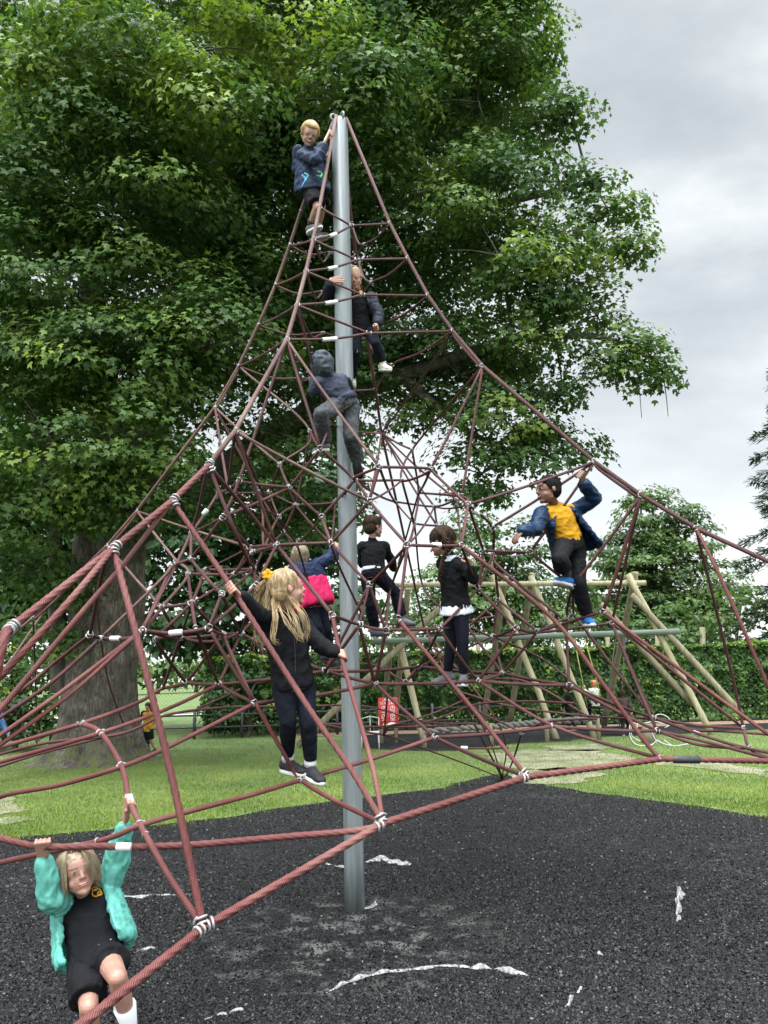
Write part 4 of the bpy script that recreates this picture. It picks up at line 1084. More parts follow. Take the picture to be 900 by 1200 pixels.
for a, b, m_ in (((577, 674, 18.7), (654, 871, 17.6), m_wood), ((622, 675, 18.7), (697, 865, 17.6), m_wood), ((593, 676, 18.8), (565, 852, 20.2), m_wood_dk), ((624, 672, 18.8), (597, 850, 20.2), m_wood_dk),
                 ((745, 671, 18.7), (708, 850, 20.2), m_wood_dk), ((736, 673, 18.6), (834, 861, 17.4), m_wood), ((740, 697, 18.4), (869, 836, 17.3), m_wood_dk), ((704, 708, 18.3), (812, 826, 17.8), m_wood_dk),
                 ((468, 752, 18.2), (498, 872, 17.6), m_wood), ((458, 752, 18.4), (448, 846, 20), m_wood_dk), ((545, 684, 18.5), (349, 874, 17.2), m_wood_dk), ((478, 690, 18.8), (462, 850, 20.2), m_wood_dk)):
    log(a, b, .074, m_, 'leg')
m_rope_grey = noisy('grey_rope', (.07, .066, .058), (.13, .122, .11), scale=30, rough=.85, bump=.4)
m_rope_yel = noisy('yellow_green_rope', (.40, .42, .10), (.5, .5, .16), scale=30, rough=.8, bump=.2)
m_rubseat = noisy('black_rubber', (.012, .012, .012), (.025, .025, .025), scale=30, rough=.6, bump=.2)
def swing(label, top1, top2, seat, m):
    t = tag(empty('swing', P(seat)), label, 'swing', 'swings hanging from the log frame')
    c = P(seat)
    mb = MB()
    mb.box(c, (.44, .18, .04), bevel=.015); mb.build('seat', m_rubseat, t)
    for s_, tp in ((-.2, top1), (.2, top2)):
        mb = MB(); mb.tube([P(tp), c + Vector((s_, 0, .0))], .012, 6); mb.build('swing_rope', m, t)
swing('swing with yellow green ropes carrying the red haired child', (672, 744, 18.0), (684, 744, 18.0), (698, 829, 18.6), m_rope_yel)
swing('swing with grey ropes beside the dark dressed child', (722, 744, 18.0), (733, 743, 18.0), (716, 852, 18.3), m_rope_grey)
# twisted rope barrier
rb = tag(empty('rope_barrier', on_ground(600, 868)), 'thick grey twisted rope slung low on short posts before the swings', 'rope barrier')
mb = MB()
pa = [unproj(*q) for q in ((497, 858, 16.5), (530, 854, 16.5), (575, 852, 16.6), (640, 846, 16.8), (700, 842, 17))]
for ph in (0, PI):
    q = resample(catmull(pa, 10), .04)
    mb.tube([p_ + Vector((0, math.cos(i * .9 + ph), math.sin(i * .9 + ph))) * .035 for i, p_ in enumerate(q)], .04, 7)
mb.build('twisted_rope', m_rope_grey, rb)
for px_, z_, py_ in ((497, 16.5, 858), (575, 16.6, 852), (640, 16.8, 846), (700, 17, 842)):
    mb = MB(); p_ = unproj(px_, py_, z_); mb.tube([Vector((p_.x, p_.y, -.05)), p_ + Vector((0, 0, .08))], .05, 10); mb.build('post', m_wood_dk, rb)
# low black fence across the left
m_black = noisy('black_paint', (.012, .013, .012), (.03, .03, .03), scale=20, rough=.55, bump=.1)
fe = tag(empty('field_fence', Vector((-5, 21.4, 0))), 'low black metal rail fence crossing behind the big trunk', 'fence')
mb = MB()
for h_ in (.62, .30):
    mb.box((-6.5, 21.4, h_), (19, .03, .045))
mb.build('rail', m_black, fe)
for i in range(15):
    mb = MB(); mb.box((-15.5 + i * 1.28, 21.4, .36), (.07, .07, .78), bevel=.01); mb.build('post', m_black, fe)
# chain-link fence with pale posts further back
m_post = noisy('pale_post', (.30, .28, .22), (.42, .40, .32), scale=6, rough=.85, bump=.2)
m_wire = noisy('fence_wire', (.16, .18, .15), (.24, .26, .22), scale=6, rough=.6, bump=0)
cf = tag(empty('chain_link_fence', Vector((-8, 25.5, 0))), 'chain-link fence with pale wooden posts in front of the sunlit field', 'fence')
for i in range(6):
    mb = MB(); x = -12.2 + i * 3.2
    mb.tube([Vector((x, 25.5, -.05)), Vector((x, 25.5, 1.95))], .07, 10); mb.build('post', m_post, cf)
mb = MB()
for i in range(170):
    x0 = -13.2 + i * .12
    mb.tube([Vector((x0, 25.44, .05)), Vector((x0 + 1.25, 25.44, 1.3))], .0035, 3, cap=False)
    mb.tube([Vector((x0 + 1.25, 25.45, .05)), Vector((x0, 25.45, 1.3))], .0035, 3, cap=False)
for h_ in (.05, 1.3):
    mb.tube([Vector((-13.2, 25.445, h_)), Vector((7, 25.445, h_))], .008, 5)
mb.build('mesh_wire', m_wire, cf)
# tall post behind hedge
tp = tag(empty('timber_post', gb(823, 26)), 'bare timber post rising above the hedge with a slanting strut', 'post')
mb = MB(); p_ = gb(823, 26); q_ = unproj(823, 735, 26); mb.tube([p_, q_], .09, 12); mb.build('post', m_wood_dk, tp)
mb = MB(); mb.tube([q_ + Vector((0, 0, .02)), unproj(816, 722, 26)], .025, 6); mb.build('strut', m_steel, tp)
for px_, py_, lb in ((770, 742, 'short timber post half sunk in the hedge near the lower log beam end'), (712, 745, 'short timber post behind the hedge between the swing legs'), (560, 745, 'short timber post behind the hedge left of the swing legs')):
    t = tag(empty('timber_post', gb(px_, 25)), lb, 'post', 'posts standing behind the hedge')
    mb = MB(); mb.tube([gb(px_, 25), unproj(px_, py_, 25)], .07, 10); mb.build('post', m_wood_dk, t)

# red notice board
m_red = noisy('sign_red', (.50, .035, .03), (.60, .055, .045), scale=8, rough=.5, bump=.03)
m_signw = noisy('sign_white', (.72, .72, .70), (.8, .8, .78), scale=8, rough=.5, bump=0)
m_signy = noisy('sign_yellow', (.65, .45, .08), (.7, .5, .1), scale=8, rough=.5, bump=0)
sg = tag(empty('notice_board', on_ground(455, 877)), 'small red notice board with white pictograms on two wooden posts', 'sign')
gz = 17.9
c0 = unproj(455, 835, gz)
ang = R(-3)
def sq(u_, v_, du, dv, m_, name, th=.004, off=.018, bevel=0):
    mb = MB(); mb.box(c0 + Vector((u_, -off, v_)), (du, th, dv), bevel=bevel); return mb.build(name, m_, sg)
sq(0, 0, .46, .68, m_red, 'board', .03, 0, .008)
sq(0, .30, .17, .025, m_signw, 'lettering'); sq(0, .27, .24, .012, m_signw, 'lettering')
def text(s_, u_, v_, size, m_=m_signw):
    cu = bpy.data.curves.new('lettering', 'FONT'); cu.body = s_; cu.size = size; cu.align_x = 'CENTER'; cu.extrude = .001
    to_ = bpy.data.objects.new('tmp', cu); COL.objects.link(to_)
    dg = bpy.context.evaluated_depsgraph_get()
    me = bpy.data.meshes.new_from_object(to_.evaluated_get(dg))
    bpy.data.objects.remove(to_)
    M = Matrix.Translation(c0 + Vector((u_, -.019, v_))) @ Matrix.Rotation(R(90), 4, 'X')
    me.transform(M); me.materials.clear()
    return mesh_obj('lettering', me, sg, m_)
text('STAY SAFE', 0, .185, .078)
for u_ in (-.1, .1):
    for v_ in (.09, -.09):
        mb = MB(); mb.ring(c0 + Vector((u_, -.018, v_)), (0, 1, 0), .052, .007, 18, 5); mb.tube([c0 + Vector((u_ - .02, -.018, v_ - .02)), c0 + Vector((u_ + .02, -.018, v_ + .03))], .009, 5)
        mb.build('pictogram', m_signw, sg)
        sq(u_, v_ - .08, .11, .012, m_signw, 'lettering')
mb = MB(); mb.ball(c0 + Vector((.08, -.017, -.27)), (.11, .006, .05), 16, 8); mb.build('white_badge', m_signw, sg)
mb = MB(); mb.ball(c0 + Vector((-.09, -.017, -.27)), (.045, .006, .035), 14, 8); mb.build('yellow_badge', m_signy, sg)
for s_ in (-.17, .17):
    mb = MB(); mb.tube([Vector((c0.x + s_, c0.y + .06, -.05)), Vector((c0.x + s_, c0.y + .06, c0.z + .2))], .045, 10); mb.build('post', m_wood_dk, sg)

# white garden chair and bent white tubing
m_wt = noisy('white_metal', (.38, .38, .37), (.50, .50, .49), scale=12, rough=.45, bump=.05)
ch = tag(empty('garden_chair', on_ground(434, 877)), 'white metal chair standing on the grass just right of the steel pole', 'chair')
g = on_ground(434, 878)
mb = MB(); mb.box(g + Vector((0, .15, .34)), (.40, .36, .03), bevel=.01); mb.build('seat', m_wt, ch)
mb = MB(); mb.tube([g + Vector((-.19, .33, .34)), g + Vector((-.19, .36, .62)), g + Vector((0, .37, .66)), g + Vector((.19, .36, .62)), g + Vector((.19, .33, .34))], .013, 8)
mb.tube([g + Vector((0, .34, .34)), g + Vector((0, .37, .66))], .01, 6); mb.build('backrest', m_wt, ch)
for sx in (-.19, .19):
    for sy in (-.02, .33):
        mb = MB(); mb.tube([g + Vector((sx, sy, 0)), g + Vector((sx * .95, sy, .34))], .013, 8); mb.build('leg', m_wt, ch)
wr = tag(empty('bent_wire_rack', on_ground(765, 873)), 'jumble of bent white metal tubing lying on grass beside a short stump', 'metal rack')
g = on_ground(765, 874)
def wloop(name, pts, r_=.008):
    mb = MB(); mb.tube(catmull([g + Vector(p_) for p_ in pts], 6), r_, 7); mb.build(name, m_wt, wr)
wloop('hoop', [(-.40, 0, .52), (-.44, 0, .25), (-.36, -.05, .05), (-.1, -.1, .02), (.05, -.1, .10)])
wloop('hoop', [(-.32, .2, .48), (-.34, .2, .2), (-.2, .15, .08)])
wloop('hoop', [(-.2, .2, .45), (-.22, .2, .2), (-.1, .15, .1)])
wloop('hoop', [(-.42, .1, .5), (-.2, .12, .42), (.1, .1, .46), (.36, .1, .40)])
wloop('hoop', [(.0, 0, .45), (.15, 0, .60), (.34, 0, .56), (.40, 0, .42), (.28, 0, .34)])
wloop('hoop', [(.05, -.1, .12), (.2, -.15, .04), (.42, -.2, .01), (.75, -.2, .06)])
wloop('hoop', [(.2, -.1, .12), (.34, -.15, .0), (.44, -.2, -.0)])
wloop('hoop', [(.0, .1, .35), (.1, .1, .1), (.12, .1, .02)])
st = tag(empty('tree_stump', on_ground(767, 872)), 'short grey stump beside the bent white metal tubing', 'stump')
g2 = on_ground(767, 872) + Vector((0, .3, 0)); mb = MB(); mb.tube([g2 + Vector((0, 0, -.02)), g2 + Vector((0, 0, .2)), g2 + Vector((.01, 0, .38))], [.16, .135, .13], 14); mb.build('stump', m_wood_dk, st)
# ------------------------------------------------------------------ people
def remesh(mb, voxel, smooth=4, wr=0.0, wscale=14.0, seed=0.0, stretch=None):
    me = mb.mesh('tmp')
    o = bpy.data.objects.new('tmp', me); COL.objects.link(o)
    md = o.modifiers.new('r', 'REMESH'); md.mode = 'VOXEL'; md.voxel_size = voxel; md.adaptivity = 0
    if smooth:
        s_ = o.modifiers.new('s', 'SMOOTH'); s_.factor = .5; s_.iterations = smooth
    dg = bpy.context.evaluated_depsgraph_get()
    out_ = bpy.data.meshes.new_from_object(o.evaluated_get(dg))
    bpy.data.objects.remove(o); bpy.data.meshes.remove(me)
    n_ = len(out_.vertices)
    if wr and n_:
        co_ = np.empty(n_ * 3, np.float32); out_.vertices.foreach_get('co', co_); co_ = co_.reshape(-1, 3)
        nr = np.empty(n_ * 3, np.float32); out_.vertices.foreach_get('normal', nr); nr = nr.reshape(-1, 3)
        st_ = Vector(stretch or (1, 1, 1.6))
        off = Vector((seed, seed * 1.7, seed * .3))
        dd = np.empty(n_, np.float32)
        for i in range(n_):
            p_ = Vector(co_[i]); q_ = Vector((p_.x * st_.x, p_.y * st_.y, p_.z * st_.z)) * wscale + off
            a_ = mnoise.noise(q_); b_ = mnoise.noise(q_ * .45 + Vector((7, 3, 1)))
            dd[i] = (1 - abs(a_) * 2.6) * .6 + b_ * .7 + (1 - abs(mnoise.noise(q_ * 2.1 + Vector((3, 9, 2)))) * 2.4) * .30
        co_ += nr * (dd * wr)[:, None]
        out_.vertices.foreach_set('co', co_.reshape(-1)); out_.update()
    out_.polygons.foreach_set('use_smooth', [True] * len(out_.polygons))
    return out_

def capsule(mb, a, b, ra, rb, n=14):
    a, b = Vector(a), Vector(b)
    k = 5; pts, rs = [], []
    d = (b - a).normalized() if (b - a).length > 1e-6 else Vector((0, 0, 1))
    for i in range(k):
        t = math.cos(PI / 2 * i / k); pts.append(a - d * ra * t); rs.append(ra * math.sqrt(max(0.003, 1 - t * t)))
    pts.append(a); rs.append(ra)
    for i in (1, 2, 3): pts.append(a.lerp(b, i / 4)); rs.append(ra + (rb - ra) * i / 4)
    pts.append(b); rs.append(rb)
    for i in range(1, k + 1):
        t = math.sin(PI / 2 * i / k); pts.append(b + d * rb * t); rs.append(rb * math.sqrt(max(0.003, 1 - t * t)))
    mb.tube(pts, rs, n)

def ell(mb, c, ax, r_):
    """ellipsoid with axes ax=(x,y,z vectors)"""
    M = Matrix((ax[0], ax[1], ax[2])).transposed()
    mb.ball(c, r_, 18, 12, rot=M)

def loft(mb, rings, n=24):
    """rings: (center, right, front, rx, ry) closed solid"""
    vs, fs = [], []
    for c, r_, f_, rx, ry in rings:
        for k in range(n):
            a = 2 * PI * k / n
            vs.append(Vector(c) + Vector(r_) * (math.cos(a) * rx) + Vector(f_) * (math.sin(a) * ry))
    m = len(rings)
    for i in range(m - 1):
        for k in range(n):
            fs.append((i * n + k, i * n + (k + 1) % n, (i + 1) * n + (k + 1) % n, (i + 1) * n + k))
    fs.append(tuple(range(n))[::-1]); fs.append(tuple((m - 1) * n + k for k in range(n)))
    mb.add(vs, fs)

def shell(mb, rings, gap, th, n=30):
    """open-fronted garment: rings (center, right, front, rx, ry, gap_left, gap_right) angles measured from the front"""
    vs, fs = [], []
    m = len(rings)
    for c, r_, f_, rx, ry, gl, gr in rings:
        for k in range(n + 1):
            a = gr + (2 * PI - gl - gr) * k / n          # from front going to the figure's +right side
            d_ = Vector(r_) * math.sin(a); e_ = Vector(f_) * math.cos(a)
            vs.append(Vector(c) + d_ * rx + e_ * ry)
            vs.append(Vector(c) + d_ * (rx - th) + e_ * (ry - th))
    w_ = 2 * (n + 1)
    for i in range(m - 1):
        for k in range(n):
            a, b = i * w_ + 2 * k, (i + 1) * w_ + 2 * k
            fs.append((a, b, b + 2, a + 2)); fs.append((a + 1, a + 3, b + 3, b + 1))
        a, b = i * w_, (i + 1) * w_
        fs.append((a, a + 1, b + 1, b)); a += 2 * n; b += 2 * n; fs.append((a, b, b + 1, a + 1))
    for k in range(n):
        a = 2 * k; fs.append((a, a + 2, a + 3, a + 1)); a = (m - 1) * w_ + 2 * k; fs.append((a, a + 1, a + 3, a + 2))
    mb.add(vs, fs)

def grip(mb, W, G, A, back, k=1.0, rr=.011, thumb=1):
    """hand closed round a rope: wrist W, grip point G, rope axis A, back of the hand faces 'back'"""
    W, G, A = Vector(W), Vector(G), Vector(A).normalized()
    nb = Vector(back); nb = (nb - A * nb.dot(A)).normalized()
    d = nb.cross(A)
    if d.dot(G - W) < 0: d = -d
    R_ = rr + .0065 * k
    kn = [G + A * ((i - 1.5) * .0160 * k) + nb * R_ * 1.35 + d * .002 for i in range(4)]
    pc = W.lerp(sum(kn, Vector()) / 4, .55)
    for i in range(4):
        capsule(mb, W.lerp(pc, .4) + A * ((i - 1.5) * .008 * k), kn[i], .011 * k, .0080 * k, 8)
        L_ = (1.0, 1.08, 1.0, .85)[i]
        prev = kn[i]
        for j, th_ in enumerate((38, 82, 128, 172)):
            t_ = R(th_ * L_)
            q_ = G + A * ((i - 1.5) * .0158 * k) + (nb * math.cos(t_) + d * math.sin(t_)) * R_ * 1.12
            capsule(mb, prev, q_, .0068 * k * (1 - .05 * j), .0064 * k * (1 - .05 * j), 8); prev = q_
    s_ = A * thumb
    b0_ = W.lerp(G, .45) + s_ * .018 * k + nb * .004
    q1 = G - d * R_ * .95 + s_ * .026 * k - nb * R_ * .1
    q2 = G - d * R_ * .55 - nb * R_ * 1.0 + s_ * .022 * k
    q3 = G + d * R_ * .25 - nb * R_ * 1.3 + s_ * .012 * k
    capsule(mb, b0_, q1, .0115 * k, .0085 * k, 8); capsule(mb, q1, q2, .0082 * k, .0078 * k, 8); capsule(mb, q2, q3, .0078 * k, .0068 * k, 8)

def openhand(mb, W, d, nrm, k=1.0, curl=.5, thumb=1, spread=.12):
    """relaxed hand: direction d, palm normal nrm (curl towards it)"""
    W = Vector(W); d = Vector(d).normalized(); nrm = Vector(nrm); nrm = (nrm - d * nrm.dot(d)).normalized(); s_ = d.cross(nrm) * thumb
    for i in range(4):
        off = s_ * ((1.5 - i) * .0145 * k)
        kn = W + d * .052 * k + off
        capsule(mb, W + d * .004 + off * .55, kn, .0125 * k, .0092 * k, 8)
        dir_ = (d + s_ * (1.5 - i) * spread).normalized(); prev = kn; ang_ = curl * .5
        for j, L_ in enumerate((.024, .018, .014)):
            L2 = L_ * k * (.92, 1.05, 1.0, .8)[i]
            dd_ = dir_ * math.cos(ang_) + nrm * math.sin(ang_)
            q_ = prev + dd_ * L2; capsule(mb, prev, q_, .0075 * k, .0068 * k, 8); prev = q_; ang_ += curl
    b_ = W + d * .012 * k + s_ * .014 * k; q1 = b_ + (d * .5 + s_ * .75 + nrm * .3).normalized() * .028 * k; q2 = q1 + (d * .85 + s_ * .3 + nrm * .35).normalized() * .022 * k
    capsule(mb, b_, q1, .011 * k, .0085 * k, 8); capsule(mb, q1, q2, .0084 * k, .0072 * k, 8)

SKIN = {}
def skin(key, c1, c2):
    m, nt, bs = new_mat('skin_' + key)
    n_ = N(nt, 'ShaderNodeTexNoise', Scale=22, Detail=4); nt.links.new(coords(nt), n_.inputs['Vector'])
    r_ = ramp(nt, [(.3, c1), (.7, c2)], n_.outputs['Fac']); nt.links.new(r_.outputs[0], bs.inputs['Base Color'])
    bs.inputs['Roughness'].default_value = .52; bs.inputs['Subsurface Weight'].default_value = .04; bs.inputs['Subsurface Radius'].default_value = (.01, .004, .002)
    bs.inputs['Subsurface Scale'].default_value = .6
    SKIN[key] = m
skin('fair', (.26, .128, .092), (.34, .185, .135)); skin('dark', (.10, .045, .028), (.14, .064, .040))
def cloth(name, c, v=.25, rough=.85, bump=.35, sheen=0):
    c1 = tuple(x * (1 - v) for x in c); c2 = tuple(min(1, x * (1 + v)) for x in c)
    return noisy(name, c1, c2, scale=9, rough=rough, bump=bump, bscale=160, bdist=.0015, spec=.15, sheen=sheen)
m_eye_w = noisy('eye_white', (.28, .265, .255), (.33, .31, .30), rough=.35, bump=0)
m_iris = noisy('iris', (.05, .06, .07), (.09, .09, .09), rough=.15, bump=0)
m_iris_b = noisy('iris_brown', (.02, .012, .008), (.03, .02, .012), rough=.15, bump=0)
m_lip = noisy('lips', (.42, .17, .14), (.48, .2, .17), rough=.45, bump=0)
m_lip_d = noisy('lips_dark', (.20, .075, .06), (.24, .09, .075), rough=.45, bump=0)
m_teeth = noisy('teeth', (.7, .68, .62), (.75, .72, .66), rough=.3, bump=0)
def hairmat(name, c1, c2, rg=.42):
    m, nt, bs = new_mat(name)
    n_ = N(nt, 'ShaderNodeTexNoise', Scale=60, Detail=3); nt.links.new(coords(nt, 'Object', (1, 1, .25)), n_.inputs['Vector'])
    r_ = ramp(nt, [(.3, c1), (.7, c2)], n_.outputs['Fac']); nt.links.new(r_.outputs[0], bs.inputs['Base Color'])
    bs.inputs['Roughness'].default_value = rg; bs.inputs['Specular IOR Level'].default_value = .5 if rg < .6 else .1
    b_ = N(nt, 'ShaderNodeBump', Strength=.5, Distance=.003); nt.links.new(n_.outputs['Fac'], b_.inputs['Height']); nt.links.new(b_.outputs[0], bs.inputs['Normal'])
    return m
h_blond = hairmat('blond_hair', (.17, .11, .052), (.42, .305, .16)); h_sand = hairmat('sandy_hair', (.13, .095, .055), (.28, .22, .135))
h_yel = hairmat('golden_hair', (.28, .18, .065), (.48, .34, .15)); h_brown = hairmat('brown_hair', (.020, .012, .008), (.050, .031, .020), .75); h_black = hairmat('black_hair', (.004, .004, .004), (.010, .009, .008), .9); h_red = hairmat('ginger_hair', (.35, .11, .03), (.5, .18, .06))

class Kid:
    """one child: joints in pixels + depth, everything proportioned by k (1 = about 1.15 m tall)"""
    def __init__(s, label, J, base, k=1.0, skin_='fair', vox=.0045, name='person', cat='child'):
        s.J = {n_: (unproj(*v_) if not isinstance(v_, Vector) else v_) for n_, v_ in J.items()}
        s.k = k; s.skin = SKIN[skin_]; s.dark = skin_ == 'dark'; s.vox = vox
        s.root = tag(empty(name, base), label, cat)
        s.body = MB()
        s.seed = random.random() * 50
    def head(s, f, u=(0, 0, 1), mouth='plain', eyes=True, iris=None):
        k = s.hk = s.k * .94; H = s.J['head']; f = Vector(f).normalized(); u = Vector(u); u = (u - f * u.dot(f)).normalized(); r_ = f.cross(u)
        s.f, s.u, s.r, s.H = f, u, r_, H
        P_ = lambda a, b, c: H + r_ * a * k + f * b * k + u * c * k
        s.P = P_
        b = s.body; ax = (r_, f, u)
        ell(b, P_(0, -.012, .022), ax, (.070 * k, .084 * k, .074 * k))
        ell(b, P_(0, .020, -.035), ax, (.054 * k, .058 * k, .062 * k))
        ell(b, P_(0, .030, .010), ax, (.058 * k, .050 * k, .058 * k))
        b.ball(P_(0, .058, -.083), .017 * k, 10, 8)
        for q in (-1, 1):
            ell(b, P_(q * .030, .040, -.040), ax, (.023 * k, .023 * k, .024 * k))
            ell(b, P_(q * .071, -.008, -.012), ax, (.008 * k, .014 * k, .021 * k))
            capsule(b, P_(q * .012, .070, .018), P_(q * .040, .060, .020), .0075 * k, .006 * k, 8)
            capsule(b, P_(q * .042, -.0, -.06), P_(q * .012, .052, -.080), .012 * k, .014 * k, 8)
        capsule(b, P_(0, .074, .004), P_(0, .088, -.022), .007 * k, .0095 * k, 10)
        for q in (-1, 1): b.ball(P_(q * .009, .081, -.026), .0065 * k, 8, 6)
        ell(b, P_(0, .070, -.049), ax, (.020 * k, .009 * k, .009 * k))
        capsule(b, s.J['neck'] - u * .01 * k, P_(0, -.018, -.05), .033 * k, .034 * k)
        if eyes:
            for q in (-1, 1):
                mb = MB(); ell(mb, P_(q * .0275, .0665, .002), ax, (.0115 * k, .0085 * k, .0058 * k)); mb.cur = 1
                ell(mb, P_(q * .0275, .0735, .002), ax, (.0058 * k, .0030 * k, .0056 * k))
                mb.build('eye', [m_eye_w, iris or m_iris], s.root)
                mb = MB(); mb.tube([P_(q * .014, .079, .0075), P_(q * .027, .0795, .0105), P_(q * .041, .069, .0065)], [.0012 * k, .0017 * k, .0012 * k], 6); mb.build('eyelid', m_lip_d if s.dark else m_lip, s.root)
        s.mouth = mouth
        if mouth:
            ml = m_lip_d if s.dark else m_lip
            sm = .004 if mouth in ('smile', 'grin') else 0
            mb = MB(); mb.tube([P_(-.021, .070, -.049 + sm), P_(-.010, .0805, -.0495), P_(0, .0825, -.049), P_(.010, .0805, -.0495), P_(.021, .070, -.049 + sm)], [.0012 * k, .0036 * k, .0040 * k, .0036 * k, .0012 * k], 8)
            mb.tube([P_(-.018, .070, -.052 + sm), P_(-.008, .0795, -.0555), P_(.008, .0795, -.0555), P_(.018, .070, -.052 + sm)], [.001 * k, .004 * k, .004 * k, .001 * k], 8)
            mb.build('lips', ml, s.root)
            if mouth == 'grin':
                mb = MB(); ell(mb, P_(0, .0815, -.0515), (r_, f, u), (.013 * k, .0035 * k, .0032 * k)); mb.build('teeth', m_teeth, s.root)
    def brows(s, m):
        for q in (-1, 1):
            mb = MB(); k = s.k; mb.tube([s.P(q * .013, .0805, .019), s.P(q * .028, .079, .0235), s.P(q * .043, .067, .019)], [.0016 * k, .0024 * k, .0012 * k], 6); mb.build('eyebrow', m, s.root)
    def limbs(s, arms=True, legs=True):
        k, J, b = s.k * .89, s.J, s.body
        for q in 'LR':
            if 'sh' + q in J:
                capsule(b, J['sh' + q], J['el' + q], .034 * k, .027 * k); capsule(b, J['el' + q], J['wr' + q], .027 * k, .0185 * k)
            if 'hip' + q in J:
                capsule(b, J['hip' + q], J['kn' + q], .058 * k, .039 * k); capsule(b, J['kn' + q], J['kn' + q].lerp(J['an' + q], .35), .039 * k, .040 * k)
                capsule(b, J['kn' + q].lerp(J['an' + q], .35), J['an' + q], .040 * k, .026 * k)
                kn_dir = (J['kn' + q] - (J['hip' + q] + J['an' + q]) / 2)
                if kn_dir.length > .02: b.ball(J['kn' + q] + kn_dir.normalized() * .008 * k, .036 * k, 12, 8)
    def torso_axes(s):
        J = s.J; up = (J['neck'] - J['pel']).normalized()
        r_ = J['shR'] - J['shL']; r_ = (r_ - up * r_.dot(up)).normalized(); f_ = up.cross(r_).normalized()
        return r_, f_, up
    def torso(s, infl=0.0, mb=None, hem=0.0, flare=0.0, shw=1.0):
        """closed torso / jumper. infl is extra thickness"""
        k, J = s.k * .93, s.J; mb = mb or s.body; r_, f_, up = s.torso_axes()
        sw = (J['shR'] - J['shL']).length / 2
        nk, pl = J['neck'], J['pel']; sc_ = (J['shR'] + J['shL']) / 2
        L_ = (sc_ - pl).length; u2 = (sc_ - pl).normalized()
        rg = [(pl - u2 * (.05 * k + hem), .098 + flare, .080 + flare), (pl - u2 * .02, .100 + flare * .7, .082 + flare * .7), (pl + u2 * L_ * .3, .090, .074), (pl + u2 * L_ * .55, .097, .077), (pl + u2 * L_ * .8, .108, .076), (sc_ + u2 * .0, max(.095, sw * .95 / k), .062), (sc_ + u2 * .032 * k, .055, .048)]
        loft(mb, [(c, r_, f_, (a + infl / k) * k, (b_ + infl / k) * k) for c, a, b_ in rg])
        for q in 'LR':
            if 'sh' + q in J: capsule(mb, sc_.lerp(J['sh' + q], .4), J['sh' + q], .045 * k + infl, .040 * k + infl)
        capsule(mb, sc_ - u2 * .01, nk, .045 * k + infl, .036 * k + infl * .5)
    def finish_body(s):
        me = remesh(s.body, s.vox, 2)
        mesh_obj('body', me, s.root, s.skin)
    def garment(s, name, mb, mat, vox=.007, wr=.004, ws=16, sm=4, label=None, st=None):
        me = remesh(mb, vox, sm, wr * (1.6 if .0025 < wr < .010 else 1), ws, s.seed, st)
        o = mesh_obj(name, me, s.root, mat)
        if label: o['label'] = label
        return o
    def sleeves(s, mb, infl=.012, cuff=.96, puff=0.0, which='LR'):
        k, J = s.k * .88, s.J
        for q in which:
            if 'sh' + q not in J: continue
            e = J['el' + q]; w_ = e.lerp(J['wr' + q], cuff)
            capsule(mb, J['sh' + q], e, .036 * k + infl, .030 * k + infl)
            L_ = 4
            pts = [e, e.lerp(w_, .5), e.lerp(w_, .85), w_]
            rs = [.030 * k + infl, .027 * k + infl + puff, .023 * k + infl + puff, .019 * k + infl * .6]
            capsule(mb, pts[0], pts[1], rs[0], rs[1]); capsule(mb, pts[1], pts[2], rs[1], rs[2])
            mb.tube([pts[2], pts[3]], [rs[2], rs[3]], 16)
    def trousers(s, infl=.008, end=.93, mat=None, name='trousers', flare=0.0, waist=True, wr=.004, vox=.007, which='LR'):
        k, J = s.k * .90, s.J; mb = MB(); r_, f_, up = s.torso_axes()
        pl = J['pel']
        if waist:
            loft(mb, [(pl - up * .045 * k, r_, f_, .090 * k + infl, .076 * k + infl), (pl, r_, f_, .100 * k + infl, .082 * k + infl), (pl + up * .045 * k, r_, f_, .088 * k + infl, .073 * k + infl)])
        for q in which:
            if 'hip' + q not in J: continue
            h_, n_, a_ = J['hip' + q], J['kn' + q], J['an' + q]
            if end <= 0:      # shorts: stops short of the knee
                e_ = h_.lerp(n_, 1 + end)
                capsule(mb, h_, h_.lerp(e_, .5), .064 * k + infl, .060 * k + infl + flare * .5)
                mb.tube([h_, h_.lerp(e_, .6), e_], [.064 * k + infl, .058 * k + infl + flare * .6, .052 * k + infl + flare], 18)
            else:
                capsule(mb, h_, n_, .060 * k + infl, .041 * k + infl)
                c_ = n_.lerp(a_, .4); e_ = n_.lerp(a_, end)
                capsule(mb, n_, c_, .041 * k + infl, .040 * k + infl + flare * .5)
                mb.tube([n_, c_, e_], [.039 * k + infl, .040 * k + infl + flare * .5, .029 * k + infl + flare], 18)
        return s.garment(name, mb, mat, vox, wr, 20, label=None, st=(1.6, 1.6, 1))
    def shoe(s, q, toe, up, mat, sole, sock=None, label=None, ksh=1.0, sockh=.35):
        k = s.k * ksh; a = s.J['an' + q]; t = Vector(toe).normalized(); u = Vector(up); u = (u - t * u.dot(t)).normalized(); r_ = t.cross(u)
        A = lambda x, y, z: a + t * x * k + r_ * y * k + u * z * k
        mb = MB()
        ell(mb, A(-.012, 0, -.040), (t, r_, u), (.036 * k, .030 * k, .032 * k)); capsule(mb, A(.0, 0, -.010), A(-.006, 0, -.042), .029 * k, .031 * k)
        capsule(mb, A(.0, 0, -.035), A(.075, 0, -.052), .031 * k, .025 * k); ell(mb, A(.090, 0, -.055), (t, r_, u), (.042 * k, .034 * k, .023 * k))
        ell(mb, A(.04, 0, -.05), (t, r_, u), (.07 * k, .032 * k, .027 * k))
